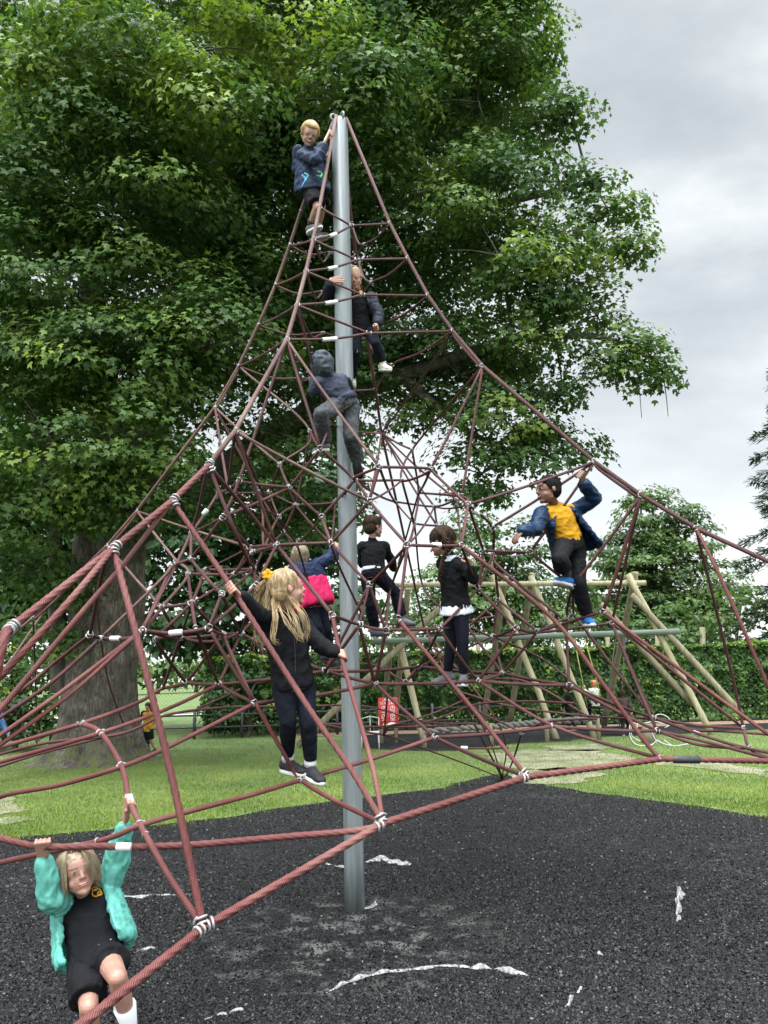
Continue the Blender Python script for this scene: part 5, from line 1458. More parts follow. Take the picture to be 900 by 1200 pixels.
        for i in range(3): capsule(mb, A(.022 + .018 * i, -.014, -.012 - .010 * i), A(.022 + .018 * i, .014, -.012 - .010 * i), .005 * k, .005 * k, 6)
        o = s.garment('shoe', mb, mat, .0045, .0006, 30, 2, label=label)
        mb = MB()
        n_ = 28; vs, fs = [], []
        for lay_, (z_, e_) in enumerate(((-.082, .0), (-.074, .003), (-.062, .001))):
            for i in range(n_):
                th = 2 * PI * i / n_; x = .045 + .088 * math.cos(th); wv = (.034 + .004 * math.cos(th)) * (1 - .12 * math.exp(-((x - .04) / .02) ** 2))
                vs.append(A(x, math.sin(th) * (wv + e_), z_ + .006 * max(0, math.cos(th)) ** 2))
        for l_ in (0, 1):
            for i in range(n_): fs.append((l_ * n_ + i, l_ * n_ + (i + 1) % n_, (l_ + 1) * n_ + (i + 1) % n_, (l_ + 1) * n_ + i))
        fs.append(tuple(range(n_))[::-1]); fs.append(tuple(range(2 * n_, 3 * n_)))
        mb.add(vs, fs); me = mb.mesh('sole'); so_ = mesh_obj('sole', me, None, sole); so_.parent = o
        if sock:
            mb = MB(); kn_ = s.J['kn' + q]; mb.tube([a.lerp(kn_, sockh), a.lerp(kn_, .05), a - u * .02 * k], [(.030 + .012 * min(1, sockh / .3)) * k, .030 * k, .031 * k], 16); mesh_obj('sock', mb.mesh('sock'), s.root, sock)
        return o
    def hair_cap(s, mb, sc_=1.0, low=.0, front=.03):
        k = s.hk; ax = (s.r, s.f, s.u)
        ell(mb, s.P(0, -.018, .030), ax, (.077 * k * sc_, .086 * k * sc_, .075 * k * sc_))
        ell(mb, s.P(0, -.045, -.008 + low), ax, (.070 * k * sc_, .055 * k * sc_, .068 * k * sc_))
    def strands(s, mb, n0, phi, th, drop, w_=.0022, gravity=(0, 0, -1), out_=.008, wav=.004, sc_=1.0, crown=(0, -.03, .10), seg=7, lift=.0):
        """strands from the crown over the skull, then hanging. phi: azimuth range in degrees, 0 = face, 90 = figure's right (+r)"""
        k = s.hk; C_ = s.P(0, -.015, .022); rx, ry, rz = .077 * k * sc_, .091 * k * sc_, .082 * k * sc_
        g_ = Vector(gravity).normalized()
        for _ in range(int(n0 * 1.9)):
            p_ = R(random.uniform(*phi)); t_ = R(random.uniform(*th)); d_ = random.uniform(*drop) * k
            pts = []; jt = random.uniform(.97, 1.05)
            for i in range(seg + 1):
                t = t_ * i / seg
                # start tilted to the back of the crown
                pts.append(C_ + (s.r * math.sin(t) * math.sin(p_) * rx + s.f * (math.sin(t) * math.cos(p_) * ry) + s.u * math.cos(t) * rz) * jt * (1 + lift * (i / seg)))
            last = pts[-1]; dir_ = (last - pts[-2]).normalized(); o_ = (last - C_).normalized()
            if d_ > .004:
                m_ = max(3, int(d_ / .022)); cur = last; v = dir_
                for i in range(m_):
                    v = (v * .72 + g_ * .38 + o_ * .03).normalized()
                    cur = cur + v * (d_ / m_) + Vector((random.gauss(0, wav), random.gauss(0, wav), 0)) * k * .5
                    pts.append(cur)
            r0 = w_ * k * random.uniform(.35, 1.0); m = len(pts)
            mb.tube(pts, [r0 * (1 - .75 * (i / (m - 1)) ** 2) for i in range(m)], 4, cap=False)

def hang(a, b, c):   # midpoint helper
    return a.lerp(b, c)
TC = Vector((0, -1, 0))
m_blackknit = cloth('black_knit', (.0045, .005, .0065)); m_navytr = cloth('navy_trousers', (.0045, .0058, .011)); m_blackshort = cloth('black_cotton', (.005, .005, .0065), rough=.8)
m_yellow = cloth('yellow_polo', (.42, .21, .012), v=.12); m_white = cloth('white_shirt', (.45, .47, .52), v=.08)
m_teal = cloth('teal_nylon', (.085, .29, .24), v=.10, rough=.5, bump=.15, sheen=0); m_tealin = cloth('pale_blue_lining', (.16, .40, .62), v=.1, rough=.6)
m_navycoat = cloth('navy_nylon', (.006, .018, .046), v=.15, rough=.45, bump=.12, sheen=0); m_pink = cloth('pink_nylon', (.50, .015, .09), v=.08, rough=.6)
m_sock = cloth('white_sock', (.46, .46, .48), v=.06); m_dsock = cloth('dark_sock', (.03, .03, .035)); m_grey_sole = cloth('pale_sole', (.42, .42, .40), v=.05, rough=.6); m_blk_sole = cloth('black_sole', (.02, .02, .02), rough=.7)
m_blackshoe = cloth('black_shoe', (.02, .02, .023), rough=.6); m_greyshoe = cloth('grey_shoe', (.09, .09, .10), rough=.7); m_blueshoe = cloth('blue_shoe', (.014, .085, .24), v=.1, rough=.55); m_beige = cloth('beige_shoe', (.52, .47, .40), v=.08, rough=.7)
m_greytr = cloth('grey_trousers', (.050, .054, .058), v=.18); m_softshell = cloth('softshell', (.010, .012, .020), v=.2, rough=.6)
from mathutils.bvhtree import BVHTree
def stick(o, px, py, off=.002):
    bv = BVHTree.FromPolygons([v.co.copy() for v in o.data.vertices], [list(p.vertices) for p in o.data.polygons])
    d = (unproj(px, py, 1) - EYE).normalized()
    h = bv.ray_cast(EYE, d)
    return (h[0] - d * off, h[1]) if h[0] is not None else (None, None)
def patch(s, o, pts_px, r_, mat, name, off=.001):
    """raised thin trim following the garment surface under the given pixels"""
    P3 = [q for q in (stick(o, *p, off)[0] for p in pts_px) if q is not None]
    if len(P3) < 2: return
    mb = MB(); mb.tube(catmull(P3, 5) if len(P3) > 2 else P3, r_, 6); mesh_obj(name, mb.mesh(name), s.root, mat)
def along(kid, fa, fb, ts): pass

# ---------------------------------------------------------------- A hanging child in the teal jacket
A = Kid('long haired child in teal jacket and black shorts hanging from the low ropes', dict(
    head=(91, 1020, 3.13), neck=(101, 1052, 3.20), shR=(80, 1063, 3.20), elR=(60, 1052, 3.06), wrR=(51, 1006, 3.05), shL=(124, 1046, 3.22), elL=(137, 1010, 3.24), wrL=(146, 966, 3.22),
    pel=(112, 1119, 3.06), hipR=(101, 1129, 3.05), knR=(104, 1180, 2.86), anR=(110, 1240, 2.97), hipL=(125, 1122, 3.05), knL=(138, 1146, 2.86), anL=(152, 1203, 2.94)), on_ground(110, 1240), 1.0, vox=.0028)
hf = (EYE - A.J['head']).normalized() + Vector((.22, .0, -.06))
hu = unproj(82, 960, 3.13) - unproj(91, 1020, 3.13)
A.head(hf, hu, 'plain')
A.limbs(); A.torso(-.004)
rA = unproj(45, 993, 3.02) - unproj(118, 985, 3.1)
grip(A.body, A.J['wrR'], unproj(50, 990.5, 3.03), rA, (EYE - A.J['wrR']) + Vector((0, 0, 1.0)), 1.0, .013, thumb=-1)
grip(A.body, A.J['wrL'], unproj(151.5, 942, 3.19), P('K4') - P('K5'), (EYE - A.J['wrL']) + Vector((-.8, 0, .8)), 1.0, .013, thumb=-1)
A.finish_body()
mb = MB(); A.torso(.014, mb, hem=.02, flare=.0); jum = A.garment('jumper', mb, m_blackknit, .006, .004, 13)
for q, lb in (('R', 1), ('L', 1)): pass
A.trousers(.010, -.16, m_blackshort, 'shorts', flare=.012, wr=.004, which='R'); A.trousers(.010, -.62, m_blackshort, 'shorts', flare=.016, wr=.004, which='L', waist=False)
r_, f_, up = A.torso_axes(); J = A.J; sc_ = (J['shR'] + J['shL']) / 2
mb = MB()
def jring(p_, rx, ry, gl, gr): return (p_, r_, f_, rx, ry, R(gl), R(gr))
dn = J['pel'] - sc_
shell(mb, [jring(sc_ - dn * .10, .085, .072, 52, 34), jring(sc_ + dn * .10, .138, .108, 52, 38), jring(sc_ + dn * .40, .148, .118, 48, 42), jring(sc_ + dn * .70, .156, .124, 48, 42), jring(sc_ + dn * .92 , .160, .126, 56, 44), jring(sc_ + dn * 1.0, .150, .116, 60, 46)], 0, .022)
for q in 'RL':
    e, w_, s_ = J['el' + q], J['wr' + q], J['sh' + q]
    capsule(mb, s_ , e, .046, .048); capsule(mb, s_.lerp(sc_, .25), s_, .038, .045)
    capsule(mb, e, e.lerp(w_, .55), .048, .038); capsule(mb, e.lerp(w_, .5), e.lerp(w_, .88), .038, .029); mb.tube([e.lerp(w_, .86), e.lerp(w_, .97)], [.031, .026], 16)
jk = A.garment('jacket', mb, m_teal, .0060, .0075, 17, 2, st=(1.8, 1.8, .7))
patch(A, jk, [(83, 1058), (84, 1075), (82, 1092), (78, 1108)], .005, m_tealin, 'lining', 0)
patch(A, jk, [(127, 1056), (131, 1068), (134, 1080), (138, 1089)], .004, m_tealin, 'lining', 0)
def collar(s, mat, r0=.040, r1=.050, h=.02, pxs=None):
    k = s.k; up_ = (s.J['neck'] - s.J['pel']).normalized(); r_, f_, _u = s.torso_axes(); c = s.J['neck'] - up_ * .012 * k
    mb = MB()
    shell(mb, [(c + up_ * .020 * k - f_ * .004, r_, f_, r0 * k, r0 * k, R(14), R(14)), (c + up_ * .004 * k, r_, f_, r1 * k, r1 * k, R(16), R(16)), (c - up_ * .016 * k, r_, f_, (r1 + .014) * k, (r1 + .010) * k, R(24), R(24))], 0, .006 * k)
    o = s.garment('collar', mb, mat, .004, .0008, 20, 2); return o
collar(A, m_yellow)
patch(A, jum, [(116, 1108), (123, 1105), (130, 1101)], .0035, cloth('cream_shirt', (.45, .42, .30)), 'shirt_hem', 0)
# yellow crest on the jumper
for (cx, cy, rr) in ((113, 1046, .017), (111, 1041.5, .010), (117, 1047, .009)):
    p_, n_ = stick(jum, cx, cy, .001)
    if p_ is not None:
        mb = MB(); mb.ring(p_, n_, rr, .0028, 16, 5); mesh_obj('crest', mb.mesh('crest'), A.root, m_yellow)
mb = MB(); A.hair_cap(mb, .985)
A.garment('hair', mb, h_sand, .006, .003, 30, 2)
mb = MB()
A.strands(mb, 520, (62, 298), (80, 118), (.035, .105), .0021, gravity=hu * -1, sc_=1.04)
A.strands(mb, 130, (-75, -22), (62, 92), (.05, .10), .0019, gravity=hu * -1, sc_=1.05)
A.strands(mb, 60, (40, 64), (62, 92), (.05, .10), .0019, gravity=hu * -1, sc_=1.05)
A.strands(mb, 46, (-34, -16), (58, 76), (.06, .085), .0017, gravity=hu * -1, sc_=1.06)
A.strands(mb, 120, (-60, 60), (30, 44), (0, .006), .0019, gravity=hu * -1, sc_=1.045)
mesh_obj('hair_strands', mb.mesh('hair_strands'), A.root, h_sand)
A.brows(h_sand)
A.shoe('L', (.1, -.9, .1), (0, 0, 1), m_blackshoe, m_grey_sole, m_sock, sockh=.42); A.shoe('R', (-.1, -.9, .1), (0, 0, 1), m_blackshoe, m_grey_sole, m_sock, sockh=.30)
# ---------------------------------------------------------------- B ponytail girl
B = Kid('fair haired girl with a yellow hair bow standing on the front ropes', dict(
    head=(337, 689, 3.98), neck=(332, 716, 4.0), shR=(311, 728, 3.93), elR=(293, 712, 3.80), wrR=(280, 697, 3.70), shL=(356, 736, 4.06), elL=(375, 756, 4.02), wrL=(395, 765, 3.98),
    pel=(343, 796, 4.0), hipR=(332, 803, 3.97), knR=(337, 845, 3.93), anR=(337.5, 887, 4.05), hipL=(356, 803, 4.03), knL=(361, 847, 3.95), anL=(364, 893, 4.0)), P('FT'), 1.04, vox=.004)
B.head((.86, .38, .16), (-.05, 0, 1), 'plain')
B.limbs(); B.torso(-.002)
grip(B.body, B.J['wrR'], unproj(272, 690, 3.68), P('N8') - P('b2'), (EYE - B.J['wrR']) * .3 + Vector((.1, 0, 1)), 1.0, .013, thumb=-1)
grip(B.body, B.J['wrL'], unproj(401, 770, 4.0), P('P1') - unproj(418, 832, 3.7), Vector((.3, -.5, .8)), 1.0, .012, thumb=1)
B.finish_body()
mb = MB(); B.torso(.014, mb, hem=-.01, flare=.004); B.sleeves(mb, .012, .95); bj = B.garment('jacket', mb, m_blackknit, .0065, .005, 13, st=(1.4, 1.4, 1))
patch(B, bj, [(341, 724), (344, 745), (346, 768), (346, 790)], .0022, cloth('zip_dark', (.035, .035, .038)), 'zip')
B.trousers(.004, .93, m_navytr, 'leggings', flare=-.001, wr=.003)
collar(B, m_yellow, .036, .044)
mb = MB(); B.hair_cap(mb, .95); B.garment('hair', mb, h_blond, .006, .0025, 34, 2)
mb = MB()
B.strands(mb, 260, (45, 315), (55, 105), (0, .02), .0019, sc_=1.0)
B.strands(mb, 40, (185, 235), (85, 105), (.12, .22), .0021, sc_=1.0, wav=.008)
# front locks over the collar
for base_, tgt, n_ in (((322, 703), [(322, 725, 3.86), (320, 748, 3.84), (324, 752, 3.84)], 20), ((340, 712), [(346, 728, 3.88), (352, 744, 3.87), (354, 750, 3.86)], 18), ((344, 706), [(354, 722, 3.9), (360, 736, 3.9), (359, 748, 3.9)], 20), ((326, 706), [(334, 726, 3.86), (345, 742, 3.85), (350, 750, 3.86)], 10)):
    for _ in range(n_):
        j = lambda s_: Vector((random.gauss(0, s_), random.gauss(0, s_), random.gauss(0, s_)))
        a_ = unproj(*base_, 3.93) + j(.008); pts = [B.P(random.uniform(.03, .06), -.04, .0), a_] + [unproj(*q) + j(.010) for q in tgt]
        q_ = catmull(pts, 5); mb.tube(q_, [.0017 * (1 - .8 * (i / (len(q_) - 1)) ** 2) for i in range(len(q_))], 4, cap=False)
mesh_obj('hair_strands', mb.mesh('hair_strands'), B.root, h_blond)
# half-up tail falling behind the shoulder
mb = MB(); t0 = unproj(317, 676, 3.98)
for _ in range(120):
    j = lambda s_: Vector((random.gauss(0, s_), random.gauss(0, s_), random.gauss(0, s_ * .5)))
    pts = [B.P(0, -.06, .06) + j(.012), t0 + j(.008), unproj(307, 690, 4.0) + j(.016), unproj(305, 706, 4.02) + j(.022), unproj(307, 735, 4.08) + j(.026), unproj(308, 760, 4.1) + j(.03) + Vector((0, 0, random.uniform(-.05, .08)))]
    if random.random() < .4: pts = pts[:4]
    q_ = catmull(pts, 4); mb.tube(q_, [.0019 * (1 - .8 * (i / (len(q_) - 1)) ** 2) for i in range(len(q_))], 4, cap=False)
mesh_obj('ponytail', mb.mesh('ponytail'), B.root, h_blond)
mb = MB(); c = unproj(315, 674, 3.95)
for an in (20, 100, 160, 215, 290, 340):
    d_ = Vector((math.cos(R(an)), -.2, math.sin(R(an)))); ell(mb, c + d_ * .017, (d_.normalized(), d_.cross(Vector((0, 1, 0))).normalized(), Vector((0, 1, 0))), (.018, .012, .012))
B.garment('hair_bow', mb, m_yellow, .0045, .003, 60, 1)
mb = MB(); mb.ring(unproj(322, 679, 3.96), (1, .2, -.5), .022, .009, 14, 6); mesh_obj('hair_band', mb.mesh('hair_band'), B.root, m_blackknit)
B.shoe('R', (.75, -.45, -.10), (0, 0, 1), m_blackshoe, m_grey_sole, m_sock, sockh=.03); B.shoe('L', (.62, -.70, -.24), (.1, 0, 1), m_blackshoe, m_grey_sole, m_sock, sockh=.03)

# ---------------------------------------------------------------- C boy at the top
C = Kid('fair haired boy in dark anorak and shorts at the very top of the net', dict(
    head=(363, 157, 6.22), neck=(362, 173, 6.25), shR=(354, 182, 6.22), elR=(371, 187, 6.05), wrR=(379, 168, 6.12), shL=(371, 180, 6.38), elL=(378, 196, 6.42), wrL=(380, 186, 6.32),
    pel=(366, 218, 6.28), hipR=(363, 221, 6.24), knR=(372, 243, 6.12), anR=(364, 263, 6.22), hipL=(371, 221, 6.34), knL=(377, 243, 6.3), anL=(371, 272, 6.4)), unproj(367, 281, 6.2), .98, vox=.005)
C.head((EYE - C.J['head']).normalized() + Vector((.15, 0, -.1)), (0.02, .25, 1), 'grin')
C.limbs(); C.torso(-.002)
eN = P('N1') - APEX
grip(C.body, C.J['wrR'], unproj(386.3, 158, 6.28), eN, (EYE - C.J['wrR']) * .2 + Vector((-.2, 0, .8)), 1.0, .014, thumb=1)
grip(C.body, C.J['wrL'], unproj(382.5, 183, 6.28), eN, Vector((-.3, -1, .2)), 1.0, .014, thumb=1)
C.finish_body()
r_, f_, up = C.torso_axes(); J = C.J; sc_ = (J['shR'] + J['shL']) / 2; dn = J['pel'] - sc_
mb = MB(); loft(mb, [(sc_ - dn * .04, r_, f_, .085, .065), (sc_ + dn * .2, r_, f_, .122, .10), (sc_ + dn * .6, r_, f_, .135, .118), (sc_ + dn * 1.0, r_, f_, .15, .14), (sc_ + dn * 1.22, r_, f_ , .155, .15)])
C.torso(.012, mb, hem=-.06); C.sleeves(mb, .018, .93, .004)
capsule(mb, unproj(349, 176, 6.33), unproj(350, 198, 6.36), .04, .05)
ck = C.garment('anorak', mb, cloth('anorak_blue', (.012, .020, .045), rough=.6), .008, .007, 12, 3)
for pts_, m_ in (([(354, 205), (358, 210), (355, 217), (351, 223)], cloth('blue_print', (.06, .22, .50), rough=.6)), ([(357, 203), (361, 206), (357, 213)], cloth('teal_print', (.08, .42, .45), rough=.6)), ([(372, 201), (377, 204), (375, 208)], cloth('green_print', (.08, .55, .22), rough=.6)), ([(371, 206), (376, 207)], cloth('green_print', (.08, .55, .22), rough=.6))):
    patch(C, ck, pts_, .008, m_, 'print', -.004)
C.trousers(.013, -.12, m_blackshort, 'shorts', flare=.012)
mb = MB(); C.hair_cap(mb, .98); C.garment('hair', mb, h_yel, .006, .003, 40, 1)
mb = MB(); C.strands(mb, 330, (60, 300), (70, 100), (0, .012), .0026, sc_=1.03); C.strands(mb, 230, (-60, 60), (52, 64), (0, .010), .0026, sc_=1.05)
mesh_obj('hair_strands', mb.mesh('hair_strands'), C.root, h_yel)
mb = MB()
for q in (-1, 1): mb.ring(C.P(q * .028, .086, .0), C.f, .021, .0016, 16, 5)
mb.tube([C.P(-.008, .090, .003), C.P(.008, .090, .003)], .0016, 5); mesh_obj('glasses', mb.mesh('glasses'), C.root, m_steel)
C.shoe('R', (.75, -.6, -.05), (0, 0, 1), m_greyshoe, m_grey_sole, m_dsock, sockh=.22); C.shoe('L', (.8, -.5, -.1), (0, 0, 1), m_greyshoe, m_grey_sole, m_dsock, sockh=.2)

# ---------------------------------------------------------------- D girl behind the pole
D = Kid('fair haired girl in black hugging the steel pole from behind', dict(
    head=(415, 325, 6.36), neck=(419, 342, 6.42), shR=(404, 349, 6.42), elR=(384, 349, 6.22), wrR=(387, 329, 6.05), shL=(435, 350, 6.40), elL=(444, 369, 6.32), wrL=(442, 381, 6.24),
    pel=(424, 384, 6.42), hipR=(416, 388, 6.42), knR=(417, 412, 6.3), anR=(413, 444, 6.45), hipL=(433, 388, 6.42), knL=(440, 402, 6.22), anL=(449, 424, 6.3)), unproj(430, 450, 6.4), .96, vox=.005)
D.head((EYE - D.J['head']).normalized() + Vector((-.12, 0, -.12)), (-.12, .2, 1), 'smile')
D.limbs(); D.torso(-.002)
openhand(D.body, D.J['wrR'], Vector((.97, .01, .16)), Vector((.1, 1, 0)), 1.0, .16, thumb=-1)
grip(D.body, D.J['wrL'], unproj(440, 384, 6.2), unproj(432, 350, 6.1) - unproj(444, 383, 6.3), (0, -1, .4), 1.0, .006)
D.finish_body()
mb = MB(); D.torso(.005, mb, hem=.0); D.garment('jumper', mb, m_blackknit, .007, .003, 14)
r_, f_, up = D.torso_axes(); J = D.J; sc_ = (J['shR'] + J['shL']) / 2; dn = J['pel'] - sc_
mb = MB(); shell(mb, [(sc_ - dn * .06, r_, f_, .088, .065, R(40), R(40)), (sc_ + dn * .2, r_, f_, .128, .095, R(40), R(46)), (sc_ + dn * .6, r_, f_, .13, .10, R(50), R(60)), (sc_ + dn * .95, r_, f_, .135, .105, R(60), R(70))], 0, .016)
D.sleeves(mb, .018, .93, .003); D.garment('jacket', mb, m_softshell, .008, .006, 14, 3)
D.trousers(.004, .94, m_navytr, 'leggings')
mb = MB(); D.hair_cap(mb, .96); D.garment('hair', mb, h_blond, .006, .002, 34, 1)
mb = MB(); D.strands(mb, 240, (75, 285), (60, 95), (0, .004), .0020, sc_=.98); D.strands(mb, 140, (-75, 75), (18, 34), (0, .002), .0020, sc_=.97)
mesh_obj('hair_strands', mb.mesh('hair_strands'), D.root, h_blond)
collar(D, m_yellow, .036, .044)
D.shoe('L', (.55, -.75, -.35), (.1, -.2, 1), m_beige, m_grey_sole, None); D.shoe('R', (-.1, -.9, -.2), (0, 0, 1), m_beige, m_grey_sole, None)

# ---------------------------------------------------------------- E hooded climber
E = Kid('hooded child in grey trousers seen from behind in front of the pole', dict(
    head=(377, 429, 5.58), neck=(383, 441, 5.60), shL=(376, 449, 5.55), elL=(368, 457, 5.60), wrL=(370, 441, 5.62), shR=(399, 446, 5.66), elR=(404, 460, 5.85), wrR=(398, 448, 6.0),
    pel=(402, 472, 5.62), hipL=(394, 475, 5.58), knL=(376, 486, 5.38), anL=(381, 517, 5.55), hipR=(411, 477, 5.68), knR=(411, 510, 5.58), anR=(419, 539, 5.75)), unproj(386, 525, 5.5), 1.02, vox=.005)
E.head((-.45, .85, .1), (-.25, .1, 1), None, eyes=False)
E.limbs(); E.torso(-.002)
grip(E.body, E.J['wrL'], unproj(369.5, 432.5, 5.62), P('N4') - P('W0'), (EYE - E.J['wrL']) * .3 + Vector((-.3, 0, .3)), 1.0, .011, thumb=1)
E.finish_body()
r_, f_, up = E.torso_axes(); J = E.J; sc_ = (J['shR'] + J['shL']) / 2; dn = J['pel'] - sc_
mb = MB(); E.torso(.014, mb, hem=-.085, flare=.012); E.sleeves(mb, .016, .95, .004)
capsule(mb, J['neck'], J['head'] - E.u * .03, .06, .07)
E.garment('jacket', mb, cloth('slate_softshell', (.030, .036, .058), rough=.6), .0075, .006, 13, 3)
mb = MB(); capsule(mb, unproj(405, 448, 5.68), unproj(412, 470, 5.74), .040, .034); capsule(mb, unproj(412, 470, 5.74), unproj(419, 500, 5.76), .034, .016); E.garment('jacket_flap', mb, m_blackknit, .007, .006, 13, 2)
mb = MB(); ell(mb, E.P(0, -.015, .015), (E.r, E.f, E.u), (.082, .094, .092)); capsule(mb, E.P(0, -.05, -.03), J['neck'] - E.u * .02, .062, .055); capsule(mb, E.P(0, -.07, .05), E.P(0, -.10, .075), .03, .012)
E.garment('hood', mb, noisy('hood_print', (.006, .008, .012), (.022, .036, .058), scale=16, rough=.6, bump=.2), .007, .006, 15, 3)
mb = MB(); loft(mb, [(J['pel'] + up * .012, r_, f_, .108, .09), (J['pel'] + up * .05, r_, f_, .100, .082)]); E.garment('shirt', mb, m_teal, .007, .002, 14)
E.trousers(.012, .97, m_greytr, 'trousers', flare=.010, wr=.006)
E.shoe('L', (-.6, .6, 0.02), (0, 0, 1), m_greyshoe, m_grey_sole, None); E.shoe('R', (.15, .55, -.75), (.1, .75, .5), m_blackshoe, m_blk_sole, None)

# ---------------------------------------------------------------- F small boy behind the pole
Fk = Kid('short haired boy in dark jumper climbing away just right of the pole', dict(
    head=(438, 617, 6.72), neck=(436, 633, 6.70), shL=(425, 641, 6.68), elL=(424, 660, 6.90), wrL=(440, 668, 7.0), shR=(450, 641, 6.72), elR=(459, 658, 6.85), wrR=(461, 668, 7.0),
    pel=(438, 672, 6.62), hipL=(431, 677, 6.62), knL=(434, 708, 6.6), anL=(439, 735, 6.72), hipR=(446, 677, 6.64), knR=(463, 694, 6.72), anR=(471, 722, 6.72)), unproj(445, 745, 6.7), 1.0, vox=.005)
Fk.head((.80, .58, .05), (.05, 0, 1), 'plain')
Fk.limbs(); Fk.torso(-.002)
openhand(Fk.body, Fk.J['wrR'], (.3, .4, .6), (0, 1, 0)); openhand(Fk.body, Fk.J['wrL'], (.3, .4, .6), (0, 1, 0), thumb=-1)
Fk.finish_body()
mb = MB(); Fk.torso(.012, mb, hem=-.03, flare=.004); Fk.sleeves(mb, .011, .95); Fk.garment('jumper', mb, m_blackknit, .007, .005, 14)
r_, f_, up = Fk.torso_axes(); mb = MB(); loft(mb, [(Fk.J['pel'] + up * .02, r_, f_, .108, .09), (Fk.J['pel'] + up * .055, r_, f_, .101, .084)]); Fk.garment('shirt', mb, m_white, .007, .002, 14)
Fk.trousers(.010, .96, m_navytr, 'trousers', flare=.006, wr=.005)
mb = MB(); Fk.hair_cap(mb, 1.0); Fk.garment('hair', mb, h_brown, .006, .004, 40, 1)
mb = MB(); Fk.strands(mb, 330, (40, 320), (60, 102), (0, .004), .0026, sc_=1.02); Fk.strands(mb, 100, (-40, 40), (48, 60), (0, .004), .0026, sc_=1.03); mesh_obj('hair_strands', mb.mesh('hair_strands'), Fk.root, h_brown)
Fk.shoe('L', (.6, .3, 0), (0, 0, 1), m_greyshoe, m_blk_sole, None); Fk.shoe('R', (.85, -.3, -.12), (0, 0, 1), m_greyshoe, m_blk_sole, None)

# ---------------------------------------------------------------- G girl with the braid
G = Kid('girl with plaited dark hair and white collar standing in the net', dict(
    head=(517, 634, 5.15), neck=(527, 652, 5.15), shL=(520, 660, 5.22), elL=(522, 680, 5.4), wrL=(540, 672, 5.3), shR=(539, 663, 5.08), elR=(555, 678, 5.02), wrR=(552, 664, 4.98),
    pel=(534, 708, 5.15), hipL=(528, 713, 5.2), knL=(529, 750, 5.16), anL=(525, 787, 5.18), hipR=(540, 713, 5.1), knR=(542, 752, 5.06), anR=(543, 790, 5.08)), unproj(535, 800, 5.1), 1.0, vox=.005)
G.head((-.78, .55, -.05), (-.12, 0, 1), 'plain')
G.limbs(); G.torso(-.004)
grip(G.body, G.J['wrR'], unproj(545.5, 657, 4.95), P('V2') - P('V11'), (.5, -1, .2), 1.0, .011); openhand(G.body, G.J['wrL'], (.8, -.2, .3), (0, 1, 0), 1, .6)
G.finish_body()
mb = MB(); G.torso(.014, mb, hem=-.005); G.sleeves(mb, .010, .96); G.garment('cardigan', mb, m_blackknit, .0065, .004, 14)
r_, f_, up = G.torso_axes(); pl = G.J['pel']; mb = MB(); loft(mb, [(pl - up * .060, r_, f_, .124, .106), (pl - up * .01, r_, f_, .108, .090), (pl + up * .03, r_, f_, .088, .074)]); G.garment('shirt', mb, m_white, .006, .004, 12, 2, st=(2.4, 2.4, .3))
collar(G, m_white, .040, .056)
G.trousers(.003, .97, m_navytr, 'leggings', wr=.002)
mb = MB(); G.hair_cap(mb, 1.04); G.garment('hair', mb, h_brown, .006, .003, 34, 1)
mb = MB(); G.strands(mb, 380, (35, 325), (60, 104), (0, .03), .0026, sc_=1.05); mesh_obj('hair_strands', mb.mesh('hair_strands'), G.root, h_brown)
mb = MB()   # plait
pp = catmull([unproj(512, 620, 5.06), unproj(521, 628, 5.02), unproj(525, 642, 5.03), unproj(520, 655, 5.05), unproj(517, 668, 5.06), unproj(515, 680, 5.08)], 8)
for ph in (0, 2.1, 4.2):
    mb.tube([p_ + Vector((math.cos(i * .8 + ph) * .011, 0, math.sin(i * .8 + ph) * .011)) for i, p_ in enumerate(pp)], [.011 * (1 - .4 * i / len(pp)) for i in range(len(pp))], 7)
mesh_obj('plait', mb.mesh('plait'), G.root, h_brown)
G.shoe('L', (-.85, -.25, -.08), (0, 0, 1), m_greyshoe, m_grey_sole, None); G.shoe('R', (-.2, -.85, .0), (0, 0, 1), m_greyshoe, m_grey_sole, None)

# ---------------------------------------------------------------- H boy in the blue coat
Hk = Kid('boy in open navy padded coat and yellow polo shirt balancing on the net', dict(
    head=(642, 574, 5.15), neck=(650, 592, 5.2), shR=(635, 602, 5.12), elR=(628, 620, 4.98), wrR=(613, 622, 4.88), shL=(674, 599, 5.26), elL=(697, 584, 5.18), wrL=(684, 567, 5.08),
    pel=(668, 637, 5.2), hipR=(660, 641, 5.12), knR=(655, 655, 4.94), anR=(665, 674, 5.10), hipL=(675, 642, 5.24), knL=(678, 682, 5.12), anL=(687, 720, 5.2)), unproj(690, 738, 5.2), 1.02, skin_='dark', vox=.0045)
Hk.head((-.93, -.32, -.04), (-.06, 0, 1), 'grin', iris=m_iris_b)
Hk.limbs(); Hk.torso(-.004)
openhand(Hk.body, Hk.J['wrR'], (-.55, -.1, -.45), (-.2, .2, -1), 1.0, .45, thumb=-1)
grip(Hk.body, Hk.J['wrL'], unproj(680, 557, 5.06), P('R6') - P('V7'), (.3, -1, -.2), 1.0, .012)
Hk.finish_body()
mb = MB(); Hk.torso(.008, mb, hem=-.05); hp = Hk.garment('polo_shirt', mb, m_yellow, .0065, .005, 13)
collar(Hk, m_yellow, .038, .050)
r_, f_, up = Hk.torso_axes(); J = Hk.J; sc_ = (J['shR'] + J['shL']) / 2; dn = J['pel'] - sc_
mb = MB()
for i_ in range(1): pass
rg = []
